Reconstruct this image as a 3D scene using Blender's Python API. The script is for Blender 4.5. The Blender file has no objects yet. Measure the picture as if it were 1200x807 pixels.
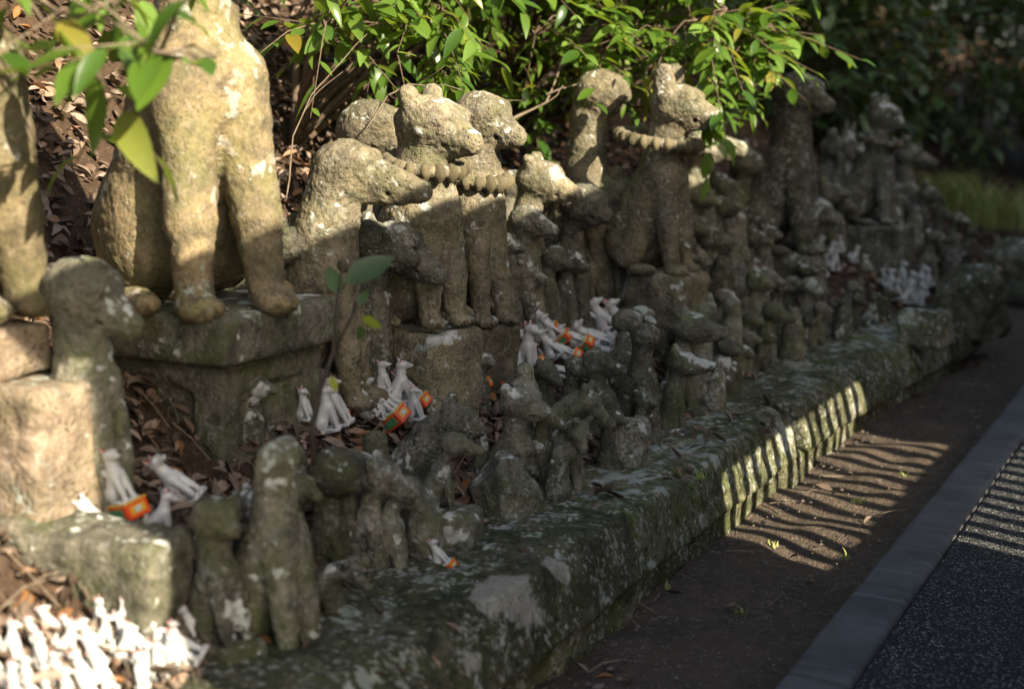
import bpy, math, random
import numpy as np
from mathutils import Vector, Matrix, Euler
rnd = random.Random(11)
scn = bpy.context.scene
COL = scn.collection
rad = math.radians

# ------------------------------------------------------------------ camera, sky, sun, exposure
CAM_H, YAW, TILT, FPX = 1.2, rad(27.5), rad(10.0), 1667.0
cd = bpy.data.cameras.new('camera'); cam = bpy.data.objects.new('camera', cd); COL.objects.link(cam)
cam.location = (0, 0, CAM_H); cam.rotation_euler = (rad(90) - TILT, 0, YAW)
cd.lens = 50; cd.sensor_width = 36; cd.clip_start = .05; cd.clip_end = 300
cd.dof.use_dof = True; cd.dof.focus_distance = 3.65; cd.dof.aperture_fstop = 2.1
scn.camera = cam
SUN_EL = rad(30.0); SUN_H = (0.94, -0.341)
to_sun = Vector((SUN_H[0]*math.cos(SUN_EL), SUN_H[1]*math.cos(SUN_EL), math.sin(SUN_EL))).normalized()
w = bpy.data.worlds.new('World'); scn.world = w; w.use_nodes = True
nt = w.node_tree; bg = nt.nodes['Background']
sky = nt.nodes.new('ShaderNodeTexSky'); sky.sky_type = 'NISHITA'; sky.sun_disc = False
sky.sun_elevation = SUN_EL; sky.sun_rotation = math.atan2(SUN_H[0], SUN_H[1])
nt.links.new(sky.outputs[0], bg.inputs[0]); bg.inputs[1].default_value = 0.074; sky.dust_density = 3.0; sky.ozone_density = .6
sd = bpy.data.lights.new('sun', 'SUN'); sun = bpy.data.objects.new('sun', sd); COL.objects.link(sun)
sd.energy = 5.0; sd.angle = rad(.4); sd.color = (1, .88, .68)
sun.rotation_euler = to_sun.to_track_quat('Z', 'Y').to_euler()
scn.view_settings.view_transform = 'Standard'; scn.view_settings.look = 'None'
scn.view_settings.exposure = 1.55; scn.view_settings.gamma = 1
scn.cycles.max_bounces = 6; scn.cycles.diffuse_bounces = 1; scn.cycles.glossy_bounces = 2
scn.cycles.transmission_bounces = 3; scn.cycles.use_denoising = True
scn.cycles.sample_clamp_indirect = 4

# ------------------------------------------------------------------ view geometry: where a spot of the photograph lies in the place
_F = np.array([-math.sin(YAW)*math.cos(TILT), math.cos(YAW)*math.cos(TILT), -math.sin(TILT)])
_R = np.array([math.cos(YAW), math.sin(YAW), 0]); _U = np.cross(_R, _F); _C = np.array([0, 0, CAM_H])
def ray(px, py): return _F + (px-600)/FPX*_R - (py-403.5)/FPX*_U
def at(px, py, k): return Vector(_C + k*ray(px, py))
def pix(p):
    d = np.array(p) - _C; z = d @ _F
    if z < .05: return None
    return 600 + FPX*(d @ _R)/z, 403.5 - FPX*(d @ _U)/z, z

def sstep(a, b, t):
    t = min(1, max(0, (t-a)/(b-a))); return t*t*(3-2*t)
def toe(y): return -1.50 + .28*sstep(5.2, 8.5, y)
def bumpy(x, y): return .018*math.sin(5.1*x+2.3*y) + .014*math.sin(9.7*y-4.1*x+1) + .010*math.sin(17*x+13*y)
def hill(x, y):
    d = toe(y) - x
    if d <= 0: return .20
    s = .60 - .22*sstep(6.5, 10, y)
    z = .20 + s*d
    if d > 1.0: z += .45*(d-1.0)*(1-.5*sstep(6.5, 10, y))
    return z + bumpy(x, y)*min(1, d*4)
LEDGE = .22
def wallx(y): return -1.20 + .11*sstep(4.4, 6.6, y)
def ground(x, y):
    if x > wallx(y): return 0.0
    if x > toe(y)+.02: return LEDGE if y < 6.9 else .05
    return hill(x, y)
def hit(px, py):
    d = ray(px, py); k = 1.2
    while k < 20:
        p = _C + k*d
        if p[2] <= ground(p[0], p[1]): break
        k += .004
    return Vector(p), k

# ------------------------------------------------------------------ helpers: objects
def link(name, mesh, mat=None, parent=None, loc=None):
    o = bpy.data.objects.new(name, mesh); COL.objects.link(o)
    if mat is not None and mesh is not None and not mesh.materials: mesh.materials.append(mat)
    if parent is not None: o.parent = parent
    if loc is not None: o.location = loc
    return o
def tag(o, label, cat, group=None, kind=None):
    o['label'] = label; o['category'] = cat
    if group: o['group'] = group
    if kind: o['kind'] = kind
    return o
def thing(name, label, cat, loc=(0,0,0), rz=0, group=None):
    o = bpy.data.objects.new(name, None); COL.objects.link(o); o.empty_display_size = .05
    o.location = loc; o.rotation_euler = (0, 0, rz)
    return tag(o, label, cat, group)
def structure(o): o['kind'] = 'structure'; return o
def mesh_from(verts, faces, name='mesh', smooth=True):
    me = bpy.data.meshes.new(name)
    if isinstance(verts, np.ndarray): verts = verts.tolist()
    if isinstance(faces, np.ndarray): faces = faces.tolist()
    me.from_pydata(verts, [], faces); me.update()
    if smooth: me.polygons.foreach_set('use_smooth', [True]*len(me.polygons))
    return me
def copy_tree(o, parent=None):
    c = o.copy(); COL.objects.link(c); c.parent = parent
    for ch in o.children: copy_tree(ch, c)
    return c

# ------------------------------------------------------------------ helpers: noise and signed-distance modelling
_lat = np.random.RandomState(5).rand(32, 32, 32).astype(np.float32)*2-1
def vnoise(P):
    P = np.asarray(P, np.float32); i = np.floor(P).astype(int); f = P-i; f = f*f*(3-2*f); i &= 31; j = (i+1) & 31
    x0, y0, z0 = i.T; x1, y1, z1 = j.T; fx, fy, fz = f.T
    a = _lat[x0,y0,z0]*(1-fx)+_lat[x1,y0,z0]*fx; b = _lat[x0,y1,z0]*(1-fx)+_lat[x1,y1,z0]*fx
    c = _lat[x0,y0,z1]*(1-fx)+_lat[x1,y0,z1]*fx; d = _lat[x0,y1,z1]*(1-fx)+_lat[x1,y1,z1]*fx
    return (a*(1-fy)+b*fy)*(1-fz)+(c*(1-fy)+d*fy)*fz
def fbm(P, o=3):
    s = 0; a = 1
    for _ in range(o): s = s + a*vnoise(P); P = P*2.03+7.1; a *= .5
    return s
# primitives: ('e', centre, radii) ('c', a, b, ra, rb) ('b', centre, half, round) ; optional trailing dict(sub=True, k=)
def pr_e(c, r, **k): return ('e', np.array(c, float), np.array([r]*3 if np.isscalar(r) else r, float), k)
def pr_c(a, b, ra, rb, **k): return ('c', np.array(a, float), np.array(b, float), (ra, rb), k)
def pr_b(c, h, r=.02, **k): return ('b', np.array(c, float), np.array(h, float), r, k)
def sdf_mesh(prims, vs, k=.04, name='mesh', disp=(), seed=0):
    lo = np.full(3, 1e9); hi = np.full(3, -1e9); bb = []
    for p in prims:
        if p[0] == 'e': a, b = p[1]-p[2], p[1]+p[2]
        elif p[0] == 'c':
            r = max(p[3]); a, b = np.minimum(p[1], p[2])-r, np.maximum(p[1], p[2])+r
        else: a, b = p[1]-p[2], p[1]+p[2]
        bb.append((a, b))
        if not p[-1].get('sub'): lo = np.minimum(lo, a); hi = np.maximum(hi, b)
    lo -= 3*vs+k*.6; hi += 3*vs+k*.6
    n = np.ceil((hi-lo)/vs).astype(int)+1
    ax = [(lo[i]+vs*np.arange(n[i])).astype(np.float32) for i in range(3)]
    vol = np.full(n, .6, np.float32)
    for p, (a, b) in zip(prims, bb):
        kk = p[-1].get('k', k); m = kk*1.3+3*vs
        i0 = np.clip(np.floor((a-m-lo)/vs).astype(int), 0, n-1); i1 = np.clip(np.ceil((b+m-lo)/vs).astype(int)+1, 1, n)
        if (i1 <= i0).any(): continue
        X = ax[0][i0[0]:i1[0], None, None]; Y = ax[1][None, i0[1]:i1[1], None]; Z = ax[2][None, None, i0[2]:i1[2]]
        if p[0] == 'e':
            c, r = p[1], p[2]; u, v, t = X-c[0], Y-c[1], Z-c[2]
            k0 = np.sqrt((u/r[0])**2+(v/r[1])**2+(t/r[2])**2)+1e-6
            k1 = np.sqrt((u/r[0]**2)**2+(v/r[1]**2)**2+(t/r[2]**2)**2)+1e-6
            d = k0*(k0-1)/k1
        elif p[0] == 'c':
            A, B = p[1], p[2]; ba = B-A; L = float(ba @ ba)+1e-9
            u, v, t = X-A[0], Y-A[1], Z-A[2]
            h = np.clip((u*ba[0]+v*ba[1]+t*ba[2])/L, 0, 1)
            d = np.sqrt((u-h*ba[0])**2+(v-h*ba[1])**2+(t-h*ba[2])**2)-(p[3][0]+(p[3][1]-p[3][0])*h)
        else:
            c, hf, r = p[1], p[2], p[3]
            qx, qy, qz = np.abs(X-c[0])-hf[0]+r, np.abs(Y-c[1])-hf[1]+r, np.abs(Z-c[2])-hf[2]+r
            d = np.sqrt(np.maximum(qx, 0)**2+np.maximum(qy, 0)**2+np.maximum(qz, 0)**2)+np.minimum(np.maximum(np.maximum(qx, qy), qz), 0)-r
        S = vol[i0[0]:i1[0], i0[1]:i1[1], i0[2]:i1[2]]
        if p[-1].get('sub'):
            h = np.clip(.5-.5*(S+d)/kk, 0, 1); S[...] = S*(1-h)-d*h+kk*h*(1-h)
        else:
            h = np.clip(.5+.5*(d-S)/kk, 0, 1); S[...] = d*(1-h)+S*h-kk*h*(1-h)
    # surface nets
    s = vol < 0
    c8 = [(i, j, l) for i in (0, 1) for j in (0, 1) for l in (0, 1)]
    def cut(A, o): return A[o[0]:A.shape[0]-1+o[0], o[1]:A.shape[1]-1+o[1], o[2]:A.shape[2]-1+o[2]]
    cnt = sum(cut(s, o).astype(np.int8) for o in c8)
    act = (cnt > 0) & (cnt < 8)
    idx = np.full(act.shape, -1, np.int64); ijk = np.argwhere(act); idx[act] = np.arange(len(ijk))
    pos = np.zeros((len(ijk), 3)); num = np.zeros(len(ijk))
    cv = {o: cut(vol, o)[act] for o in c8}
    for o in c8:
        for axn in range(3):
            if o[axn]: continue
            q = list(o); q[axn] = 1; q = tuple(q)
            a, b = cv[o], cv[q]; m = (a < 0) != (b < 0)
            t = a/(a-b+1e-12); P = np.tile(np.array(o, float), (len(ijk), 1)); P[:, axn] += t
            pos[m] += P[m]; num[m] += 1
    V = lo+vs*(ijk+pos/num[:, None])
    quads = []
    for axn in range(3):
        u, v = (axn+1) % 3, (axn+2) % 3
        sl0 = [slice(None)]*3; sl1 = [slice(None)]*3
        sl0[axn] = slice(0, -1); sl1[axn] = slice(1, None)
        for t in (u, v):
            sl0[t] = slice(1, -1); sl1[t] = slice(1, -1)
        A, B = s[tuple(sl0)], s[tuple(sl1)]
        for m, flip in ((A & ~B, False), (~A & B, True)):
            e = np.argwhere(m); e[:, u] += 1; e[:, v] += 1
            if not len(e): continue
            du = np.zeros(3, int); du[u] = 1; dv = np.zeros(3, int); dv[v] = 1
            g = lambda q: idx[q[:, 0], q[:, 1], q[:, 2]]
            Q = [g(e-du-dv), g(e-dv), g(e), g(e-du)]
            if flip: Q = Q[::-1]
            quads.append(np.stack(Q, 1))
    Fq = np.concatenate(quads)
    me = mesh_from(V, Fq, name)
    if disp:
        N = np.empty(len(V)*3, np.float32); me.vertices.foreach_get('normal', N); N = N.reshape(-1, 3)
        off = np.array([seed*3.7 % 29, seed*1.9 % 31, seed*5.3 % 23])
        D = 0
        for amp, fr, o in disp: D = D+amp*fbm(V*fr+off, o)
        V = V+N*np.asarray(D)[:, None]
        me.vertices.foreach_set('co', V.astype(np.float32).ravel()); me.update()
    return me
def mesh_xf(me, scale=(1,1,1), rz=0, tr=(0,0,0)):
    me.transform(Matrix.Translation(tr) @ Matrix.Rotation(rz, 4, 'Z') @ Matrix.Diagonal((*scale, 1))); me.update(); return me
def tube(pts, radii, seg=6, name='tube'):
    V = []; Fc = []; pts = [Vector(p) for p in pts]; n = len(pts); a = None
    for i, p in enumerate(pts):
        t = (pts[min(i+1, n-1)]-pts[max(i-1, 0)]).normalized()
        if a is None: a = t.orthogonal().normalized()
        a = (a-t*a.dot(t)).normalized(); b = t.cross(a)
        r = radii[i] if hasattr(radii, '__len__') else radii
        for q in range(seg):
            th = 2*math.pi*q/seg; V.append(tuple(p+(a*math.cos(th)+b*math.sin(th))*r))
    for i in range(n-1):
        for q in range(seg):
            q2 = (q+1) % seg; Fc.append((i*seg+q, i*seg+q2, (i+1)*seg+q2, (i+1)*seg+q))
    Fc.append(tuple(range(seg))[::-1]); Fc.append(tuple((n-1)*seg+q for q in range(seg)))
    return mesh_from(V, Fc, name)
def box_mesh(lo, hi, bevel=.004, name='box'):
    c = [(a+b)/2 for a, b in zip(lo, hi)]; h = [(b-a)/2 for a, b in zip(lo, hi)]
    V = []; e = min(bevel, min(h)*.4)
    import itertools
    Vs = {}
    for sx, sy, sz in itertools.product((-1, 1), repeat=3):
        for axn in range(3):
            v = [sx*(h[0]-e), sy*(h[1]-e), sz*(h[2]-e)]; v[axn] = (sx, sy, sz)[axn]*h[axn]
            Vs[(sx, sy, sz, axn)] = len(V); V.append([v[i]+c[i] for i in range(3)])
    Fc = []
    for axn in range(3):
        u, v = (axn+1) % 3, (axn+2) % 3
        for sgn in (-1, 1):
            q = []
            for su, sv in ((-1,-1),(1,-1),(1,1),(-1,1)):
                k = [0]*3; k[axn] = sgn; k[u] = su; k[v] = sv; q.append(Vs[(*k, axn)])
            Fc.append(q if sgn > 0 else q[::-1])
        for su, sv in ((-1,-1),(1,-1),(1,1),(-1,1)):     # edge bevels along axn
            ks = []
            for sgn in (-1, 1):
                k = [0]*3; k[axn] = sgn; k[u] = su; k[v] = sv; ks.append(tuple(k))
            q = [Vs[(*ks[0], u)], Vs[(*ks[1], u)], Vs[(*ks[1], v)], Vs[(*ks[0], v)]]
            Fc.append(q if su*sv < 0 else q[::-1])
    for k in itertools.product((-1, 1), repeat=3):
        q = [Vs[(*k, 0)], Vs[(*k, 1)], Vs[(*k, 2)]]
        Fc.append(q if k[0]*k[1]*k[2] > 0 else q[::-1])
    return mesh_from(V, Fc, name, smooth=False)

# ------------------------------------------------------------------ materials
class NB:
    def __init__(s, name):
        s.m = bpy.data.materials.new(name); s.m.use_nodes = True; s.t = s.m.node_tree; s.b = s.t.nodes['Principled BSDF']
    def n(s, typ, **kw):
        nd = s.t.nodes.new('ShaderNode'+typ)
        for k, v in kw.items():
            if k.startswith('i_'): nd.inputs[k[2:].replace('_', ' ')].default_value = v
            else: setattr(nd, k, v)
        return nd
    def l(s, a, b): s.t.links.new(a, b)
    def noise(s, vec, scale, detail=4, rough=.6):
        q = s.n('TexNoise'); q.inputs['Scale'].default_value = scale; q.inputs['Detail'].default_value = detail
        q.inputs['Roughness'].default_value = rough; s.l(vec, q.inputs['Vector']); return q.outputs[0]
    def ramp(s, fac, stops, interp='LINEAR'):
        r = s.n('ValToRGB'); e = r.color_ramp.elements; r.color_ramp.interpolation = interp
        while len(e) < len(stops): e.new(.5)
        for el, (p, c) in zip(e, stops):
            el.position = p; el.color = (*c, 1) if hasattr(c, '__len__') else (c, c, c, 1)
        s.l(fac, r.inputs[0]); return r.outputs[0]
    def mix(s, fac, a, b, mode='MIX'):
        q = s.n('Mix', data_type='RGBA', blend_type=mode)
        for v, i in ((fac, 0), (a, 6), (b, 7)):
            if isinstance(v, (int, float)): q.inputs[i].default_value = v
            elif isinstance(v, tuple): q.inputs[i].default_value = (*v, 1)
            else: s.l(v, q.inputs[i])
        return q.outputs[2]
    def math(s, op, a, b=None):
        q = s.n('Math', operation=op)
        for i, v in enumerate((a, b)):
            if v is None: continue
            if isinstance(v, (int, float)): q.inputs[i].default_value = v
            else: s.l(v, q.inputs[i])
        return q.outputs[0]
    def coords(s, rand=True):
        tc = s.n('TexCoord'); v = tc.outputs['Object']
        if rand:
            oi = s.n('ObjectInfo'); a = s.n('VectorMath', operation='MULTIPLY_ADD')
            s.l(oi.outputs['Location'], a.inputs[0]); a.inputs[1].default_value = (3.1, 2.3, 4.7); s.l(v, a.inputs[2]); v = a.outputs[0]
            s.rand = oi.outputs['Random']
        return v
    def bump(s, h, strength=.5, dist=.01, prev=None):
        b = s.n('Bump'); b.inputs['Strength'].default_value = strength; b.inputs['Distance'].default_value = dist
        s.l(h, b.inputs['Height'])
        if prev is not None: s.l(prev, b.inputs['Normal'])
        return b.outputs[0]

def stone_mat(name, c1, c2, c3, lichen=.5, lich_col=(.66, .66, .60), moss=.3, rough=.9, bump=.95, scale=1.0, up=.0, speck=.2, stain=.22, patches=()):
    """weathered carved stone: two-tone body, dark staining, pale lichen crusts, moss"""
    b = NB(name); v = b.coords()
    big = b.noise(v, 6*scale, 5, .62); mid = b.noise(v, 22*scale, 5, .65); fine = b.noise(v, 110*scale, 3, .7)
    col = b.mix(b.ramp(big, [(.40, 0), (.60, 1)]), tuple(x*1.15 for x in c1), tuple(x*.85 for x in c2))
    col = b.mix(b.ramp(mid, [(.44, 0), (.66, .9)]), col, tuple(x*.75 for x in c3))
    # speckle of grains
    col = b.mix(b.ramp(fine, [(.33, .5), (.46, 0)]), col, tuple(x*.35 for x in c3))
    col = b.mix(b.ramp(fine, [(.58, 0), (.72, .30)]), col, (.48, .46, .40))
    pt = b.n('TexVoronoi'); pt.inputs['Scale'].default_value = 95*scale; b.l(v, pt.inputs['Vector'])
    pm = b.math('MULTIPLY', b.ramp(pt.outputs['Distance'], [(.16, 1), (.34, 0)]), b.ramp(b.noise(v, 16*scale, 3, .6), [(.46, 0), (.60, 1)]))
    col = b.mix(b.math('MULTIPLY', pm, .55), col, tuple(x*.4 for x in c3))
    # moss film
    ms = b.noise(v, 9*scale, 4, .7)
    col = b.mix(b.ramp(ms, [(.46, 0), (.64, moss)]), col, (.085, .10, .026))
    # each piece of stone has its own tone
    bri = b.n('MapRange'); bri.inputs['To Min'].default_value = .62; bri.inputs['To Max'].default_value = 1.35; b.l(b.rand, bri.inputs['Value'])
    hsv = b.n('HueSaturation'); b.l(bri.outputs[0], hsv.inputs['Value']); b.l(col, hsv.inputs['Color'])
    hsv.inputs['Saturation'].default_value = .95; col = hsv.outputs[0]
    # fine pale lichen specks
    spk = b.math('ADD', b.noise(v, 62*scale, 4, .68), b.math('MULTIPLY', b.math('SUBTRACT', b.noise(v, 10*scale, 3, .6), .5), .55))
    spm = b.ramp(spk, [(.565-.05*(lichen-.5), 0), (.635-.05*(lichen-.5), .8*speck)])
    col = b.mix(spm, col, tuple(x*.8 for x in lich_col))
    drk = b.ramp(b.math('ADD', b.noise(v, 34*scale, 5, .7), b.math('MULTIPLY', b.math('SUBTRACT', b.noise(v, 5*scale, 3, .6), .5), .5)), [(.36, .85*stain), (.46, 0)])
    col = b.mix(drk, col, tuple(x*.28 for x in c3))
    # lichen crusts: patches with ragged rims, denser on some objects and on tops
    vo = b.n('TexVoronoi', feature='SMOOTH_F1'); vo.inputs['Scale'].default_value = 24*scale
    wv = b.n('VectorMath', operation='MULTIPLY_ADD'); nn = b.n('TexNoise'); nn.inputs['Scale'].default_value = 30*scale; b.l(v, nn.inputs['Vector'])
    b.l(nn.outputs[1], wv.inputs[0]); wv.inputs[1].default_value = (.08/scale,)*3; b.l(v, wv.inputs[2]); b.l(wv.outputs[0], vo.inputs['Vector'])
    ln = b.noise(v, 7.5*scale, 3, .6)
    mask = b.math('SUBTRACT', ln, b.math('MULTIPLY', vo.outputs['Distance'], .55))
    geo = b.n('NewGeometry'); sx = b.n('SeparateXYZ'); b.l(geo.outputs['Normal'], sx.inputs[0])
    mask = b.math('ADD', mask, b.math('MULTIPLY', sx.outputs[2], .05+up))  # extra lichen on upward faces also paints in a top-lit look
    mask = b.math('ADD', mask, b.math('MULTIPLY', b.math('SUBTRACT', b.rand, .5), .10))
    mask = b.math('ADD', mask, b.math('MULTIPLY', b.math('SUBTRACT', b.noise(v, 75*scale, 4, .7), .5), .30))
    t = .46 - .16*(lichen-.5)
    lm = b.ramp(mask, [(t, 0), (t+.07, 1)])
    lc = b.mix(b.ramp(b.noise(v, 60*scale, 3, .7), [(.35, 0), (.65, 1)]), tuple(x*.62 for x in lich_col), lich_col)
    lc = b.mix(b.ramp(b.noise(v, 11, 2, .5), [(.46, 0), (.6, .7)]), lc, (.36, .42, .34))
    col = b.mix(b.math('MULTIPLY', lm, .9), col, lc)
    for (cx, cy, r1) in patches:
        dm = b.n('VectorMath', operation='MULTIPLY_ADD'); b.l(v, dm.inputs[0]); dm.inputs[1].default_value = (1.5, 1, .6); dm.inputs[2].default_value = (-1.5*cx, -cy, -.6*.22)
        ln2 = b.n('VectorMath', operation='LENGTH'); b.l(dm.outputs[0], ln2.inputs[0])
        dd = b.math('ADD', b.math('MULTIPLY', ln2.outputs['Value'], -1/r1), b.math('MULTIPLY', b.noise(v, 14, 5, .65), 1.5))
        col = b.mix(b.ramp(dd, [(-.0, 0), (.13, .85)]), col, b.mix(b.noise(v, 50, 4, .7), (.30, .28, .22), (.52, .49, .41)))
    b.l(col, b.b.inputs['Base Color']); b.b.inputs['Roughness'].default_value = rough; b.b.inputs['Specular IOR Level'].default_value = .25
    hgt = b.math('SUBTRACT', b.math('ADD', b.math('MULTIPLY', fine, .6), b.math('MULTIPLY', mid, 1.2)), b.math('MULTIPLY', pm, .45))
    hgt = b.math('SUBTRACT', hgt, b.math('MULTIPLY', drk, .25))
    n1 = b.bump(hgt, min(1, bump), .016*max(1, bump)/scale)
    n2 = b.bump(lm, .25, .004, n1)
    b.l(n2, b.b.inputs['Normal'])
    return b.m
M = {}
PATCH = [(*hit(px, py)[0][:2], r1) for px, py, r1 in ((590, 695, .13), (565, 742, .07), (905, 478, .05), (790, 537, .04), (930, 428, .10), (650, 662, .06))]
M['tan'] = stone_mat('tan_stone', (.19, .142, .072), (.145, .114, .062), (.095, .078, .047), lichen=.42, lich_col=(.40, .36, .30), moss=.45, bump=.5, speck=.2, stain=.15)
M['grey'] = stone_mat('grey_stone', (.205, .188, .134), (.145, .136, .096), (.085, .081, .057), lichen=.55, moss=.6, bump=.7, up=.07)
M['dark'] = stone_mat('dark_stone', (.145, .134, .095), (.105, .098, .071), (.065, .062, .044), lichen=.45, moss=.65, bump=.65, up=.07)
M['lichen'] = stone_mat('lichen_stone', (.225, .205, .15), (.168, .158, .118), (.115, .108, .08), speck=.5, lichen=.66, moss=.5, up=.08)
M['wall'] = stone_mat('mossy_wall_stone', (.17, .155, .09), (.12, .12, .06), (.09, .10, .04), lichen=.60, moss=.9, bump=1.2, speck=.85, stain=.9, patches=PATCH, scale=1.0, up=.03, lich_col=(.55, .56, .48))
M['beige'] = stone_mat('pitted_beige_stone', (.25, .205, .125), (.195, .165, .105), (.13, .112, .074), lichen=.52, moss=.4, bump=.8)
M['pink'] = stone_mat('pinkish_stone', (.29, .215, .145), (.245, .185, .12), (.17, .13, .085), lichen=.35, moss=.25)

def simple(name, col, rough=.5, spec=.5, var=None, nscale=30, bump=0, coat=0):
    b = NB(name); v = b.coords()
    if var: b.l(b.mix(b.ramp(b.noise(v, nscale, 4, .6), [(.35, 0), (.65, 1)]), col, var), b.b.inputs['Base Color'])
    else: b.b.inputs['Base Color'].default_value = (*col, 1)
    b.b.inputs['Roughness'].default_value = rough; b.b.inputs['Specular IOR Level'].default_value = spec
    b.b.inputs['Coat Weight'].default_value = coat; b.b.inputs['Coat Roughness'].default_value = .1
    if bump: b.l(b.bump(b.noise(v, nscale*2, 4, .7), bump, .004), b.b.inputs['Normal'])
    return b.m
M['porcelain'] = simple('white_porcelain', (.54, .54, .52), .16, .5, (.45, .45, .42), 40, .04)
M['red'] = simple('red_paint', (.62, .035, .02), .35, .5, (.45, .03, .02), 60)
M['orange'] = simple('orange_red_paint', (.74, .085, .018), .35, .5, (.60, .06, .015), 50)
M['gold'] = simple('gold_paint', (.72, .40, .04), .35, .5, (.55, .28, .03), 60)
M['green'] = simple('green_paint', (.10, .30, .13), .4, .5, (.07, .20, .09), 60)
M['black'] = simple('black_paint', (.02, .02, .022), .35)
M['blue'] = simple('pale_blue_paint', (.25, .50, .60), .4)
M['wood'] = simple('weathered_cedar', (.14, .085, .05), .75, .3, (.08, .05, .03), 12, .2)
M['tile'] = simple('grey_roof_tile', (.09, .09, .095), .6, .4, (.06, .06, .065), 20, .1)
M['plaster'] = simple('dark_board_wall', (.10, .07, .045), .85, .2, (.06, .042, .03), 6, .2)
M['bark'] = simple('grey_brown_bark', (.16, .115, .075), .9, .2, (.09, .065, .045), 60, .5)
M['twig'] = simple('pale_twig_bark', (.20, .155, .11), .8, .2, (.13, .10, .07), 60, .3)
M['stem'] = simple('dark_sapling_bark', (.035, .028, .022), .8, .3, (.055, .045, .03), 60, .3)

def leaf_mat(name, c1, c2, trans=.35, rough=.32, spec=.5):
    b = NB(name); v = b.coords()
    geo = b.n('NewGeometry')
    f = geo.outputs['Random Per Island']
    oi = b.n('ObjectInfo')
    rr = b.math('FRACT', b.math('ADD', f, oi.outputs['Random']))
    col = b.ramp(rr, [(0, c1), (.72, c2), (.94, tuple(x*1.5+.03 for x in c2)), (1, (c2[0]*1.6+.06, c2[1]*.9, c2[2]))])
    col = b.mix(b.ramp(b.noise(v, 40, 3, .6), [(.4, 0), (.75, .35)]), col, tuple(x*.6 for x in c1))
    b.l(col, b.b.inputs['Base Color']); b.b.inputs['Roughness'].default_value = rough; b.b.inputs['Specular IOR Level'].default_value = spec
    tr = b.n('BsdfTranslucent'); tc = b.mix(.5, col, (.35, .45, .02)); b.l(tc, tr.inputs[0])
    ms = b.n('MixShader'); ms.inputs[0].default_value = trans
    b.l(b.b.outputs[0], ms.inputs[1]); b.l(tr.outputs[0], ms.inputs[2])
    b.l(ms.outputs[0], b.t.nodes['Material Output'].inputs[0])
    return b.m
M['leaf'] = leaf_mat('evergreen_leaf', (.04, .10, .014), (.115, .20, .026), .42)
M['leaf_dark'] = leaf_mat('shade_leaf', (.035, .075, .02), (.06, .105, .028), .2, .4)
M['leaf_young'] = leaf_mat('yellow_green_leaf', (.20, .28, .03), (.28, .34, .05), .4)
M['grass'] = leaf_mat('grass_blade', (.20, .30, .06), (.40, .40, .16), .3, .5, .3)
def dead_leaf_mat():
    b = NB('dead_leaf'); v = b.coords()
    geo = b.n('NewGeometry'); oi = b.n('ObjectInfo')
    rr = b.math('FRACT', b.math('ADD', geo.outputs['Random Per Island'], oi.outputs['Random']))
    col = b.ramp(rr, [(0, (.035, .023, .015)), (.3, (.09, .06, .04)), (.55, (.17, .125, .092)), (.8, (.30, .23, .18)), (.95, (.26, .11, .03)), (1, (.06, .04, .026))])
    col = b.mix(b.ramp(b.noise(v, 90, 3, .6), [(.4, 0), (.7, .5)]), col, (.10, .06, .035))
    b.l(col, b.b.inputs['Base Color']); b.b.inputs['Roughness'].default_value = .6; b.b.inputs['Specular IOR Level'].default_value = .3
    return b.m
M['dead'] = dead_leaf_mat()

def soil_mat(name, c1, c2, c3, grains=.5):
    b = NB(name); v = b.coords(False)
    col = b.mix(b.ramp(b.noise(v, 3.5, 5, .65), [(.35, 0), (.65, 1)]), c1, c2)
    col = b.mix(b.ramp(b.noise(v, 40, 4, .7), [(.45, 0), (.7, .8)]), col, c3)
    gr = b.n('TexVoronoi'); gr.inputs['Scale'].default_value = 130; b.l(v, gr.inputs['Vector'])
    g2 = b.n('SeparateColor'); b.l(gr.outputs['Color'], g2.inputs[0])
    m = b.math('MULTIPLY', b.math('GREATER_THAN', g2.outputs[0], .93), b.math('LESS_THAN', gr.outputs['Distance'], .45))
    col = b.mix(b.math('MULTIPLY', m, grains), col, (.34, .29, .23))
    b.l(col, b.b.inputs['Base Color']); b.b.inputs['Roughness'].default_value = .95; b.b.inputs['Specular IOR Level'].default_value = .15
    h = b.math('ADD', b.noise(v, 60, 5, .75), b.math('MULTIPLY', gr.outputs['Distance'], -.6))
    n1 = b.bump(b.noise(v, 14, 4, .6), .6, .03); b.l(b.bump(h, .8, .012, n1), b.b.inputs['Normal'])
    return b.m
M['soil'] = soil_mat('dark_gravelly_soil', (.105, .080, .059), (.07, .054, .041), (.14, .108, .08))
M['humus'] = soil_mat('leafy_humus', (.07, .045, .028), (.045, .03, .02), (.11, .07, .045), .2)
def path_mat():
    b = NB('washed_pebble_asphalt'); v = b.coords(False)
    vo = b.n('TexVoronoi'); vo.inputs['Scale'].default_value = 165; b.l(v, vo.inputs['Vector'])
    sc = b.n('SeparateColor'); b.l(vo.outputs['Color'], sc.inputs[0])
    col = b.ramp(sc.outputs[0], [(0, (.034, .034, .034)), (.55, (.07, .069, .066)), (.72, (.15, .147, .14)), (.86, (.34, .335, .32)), (1, (.50, .49, .46))])
    edge = b.ramp(vo.outputs['Distance'], [(.30, 1), (.62, 0)])
    col = b.mix(edge, (.014, .015, .017), col)
    col = b.mix(b.ramp(b.noise(v, 2.2, 4, .6), [(.35, 0), (.7, .35)]), col, (.03, .03, .033))
    b.l(col, b.b.inputs['Base Color']); b.b.inputs['Roughness'].default_value = .75; b.b.inputs['Specular IOR Level'].default_value = .2
    b.l(b.bump(vo.outputs['Distance'], .9, -.006), b.b.inputs['Normal'])
    return b.m
M['path'] = path_mat()
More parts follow.
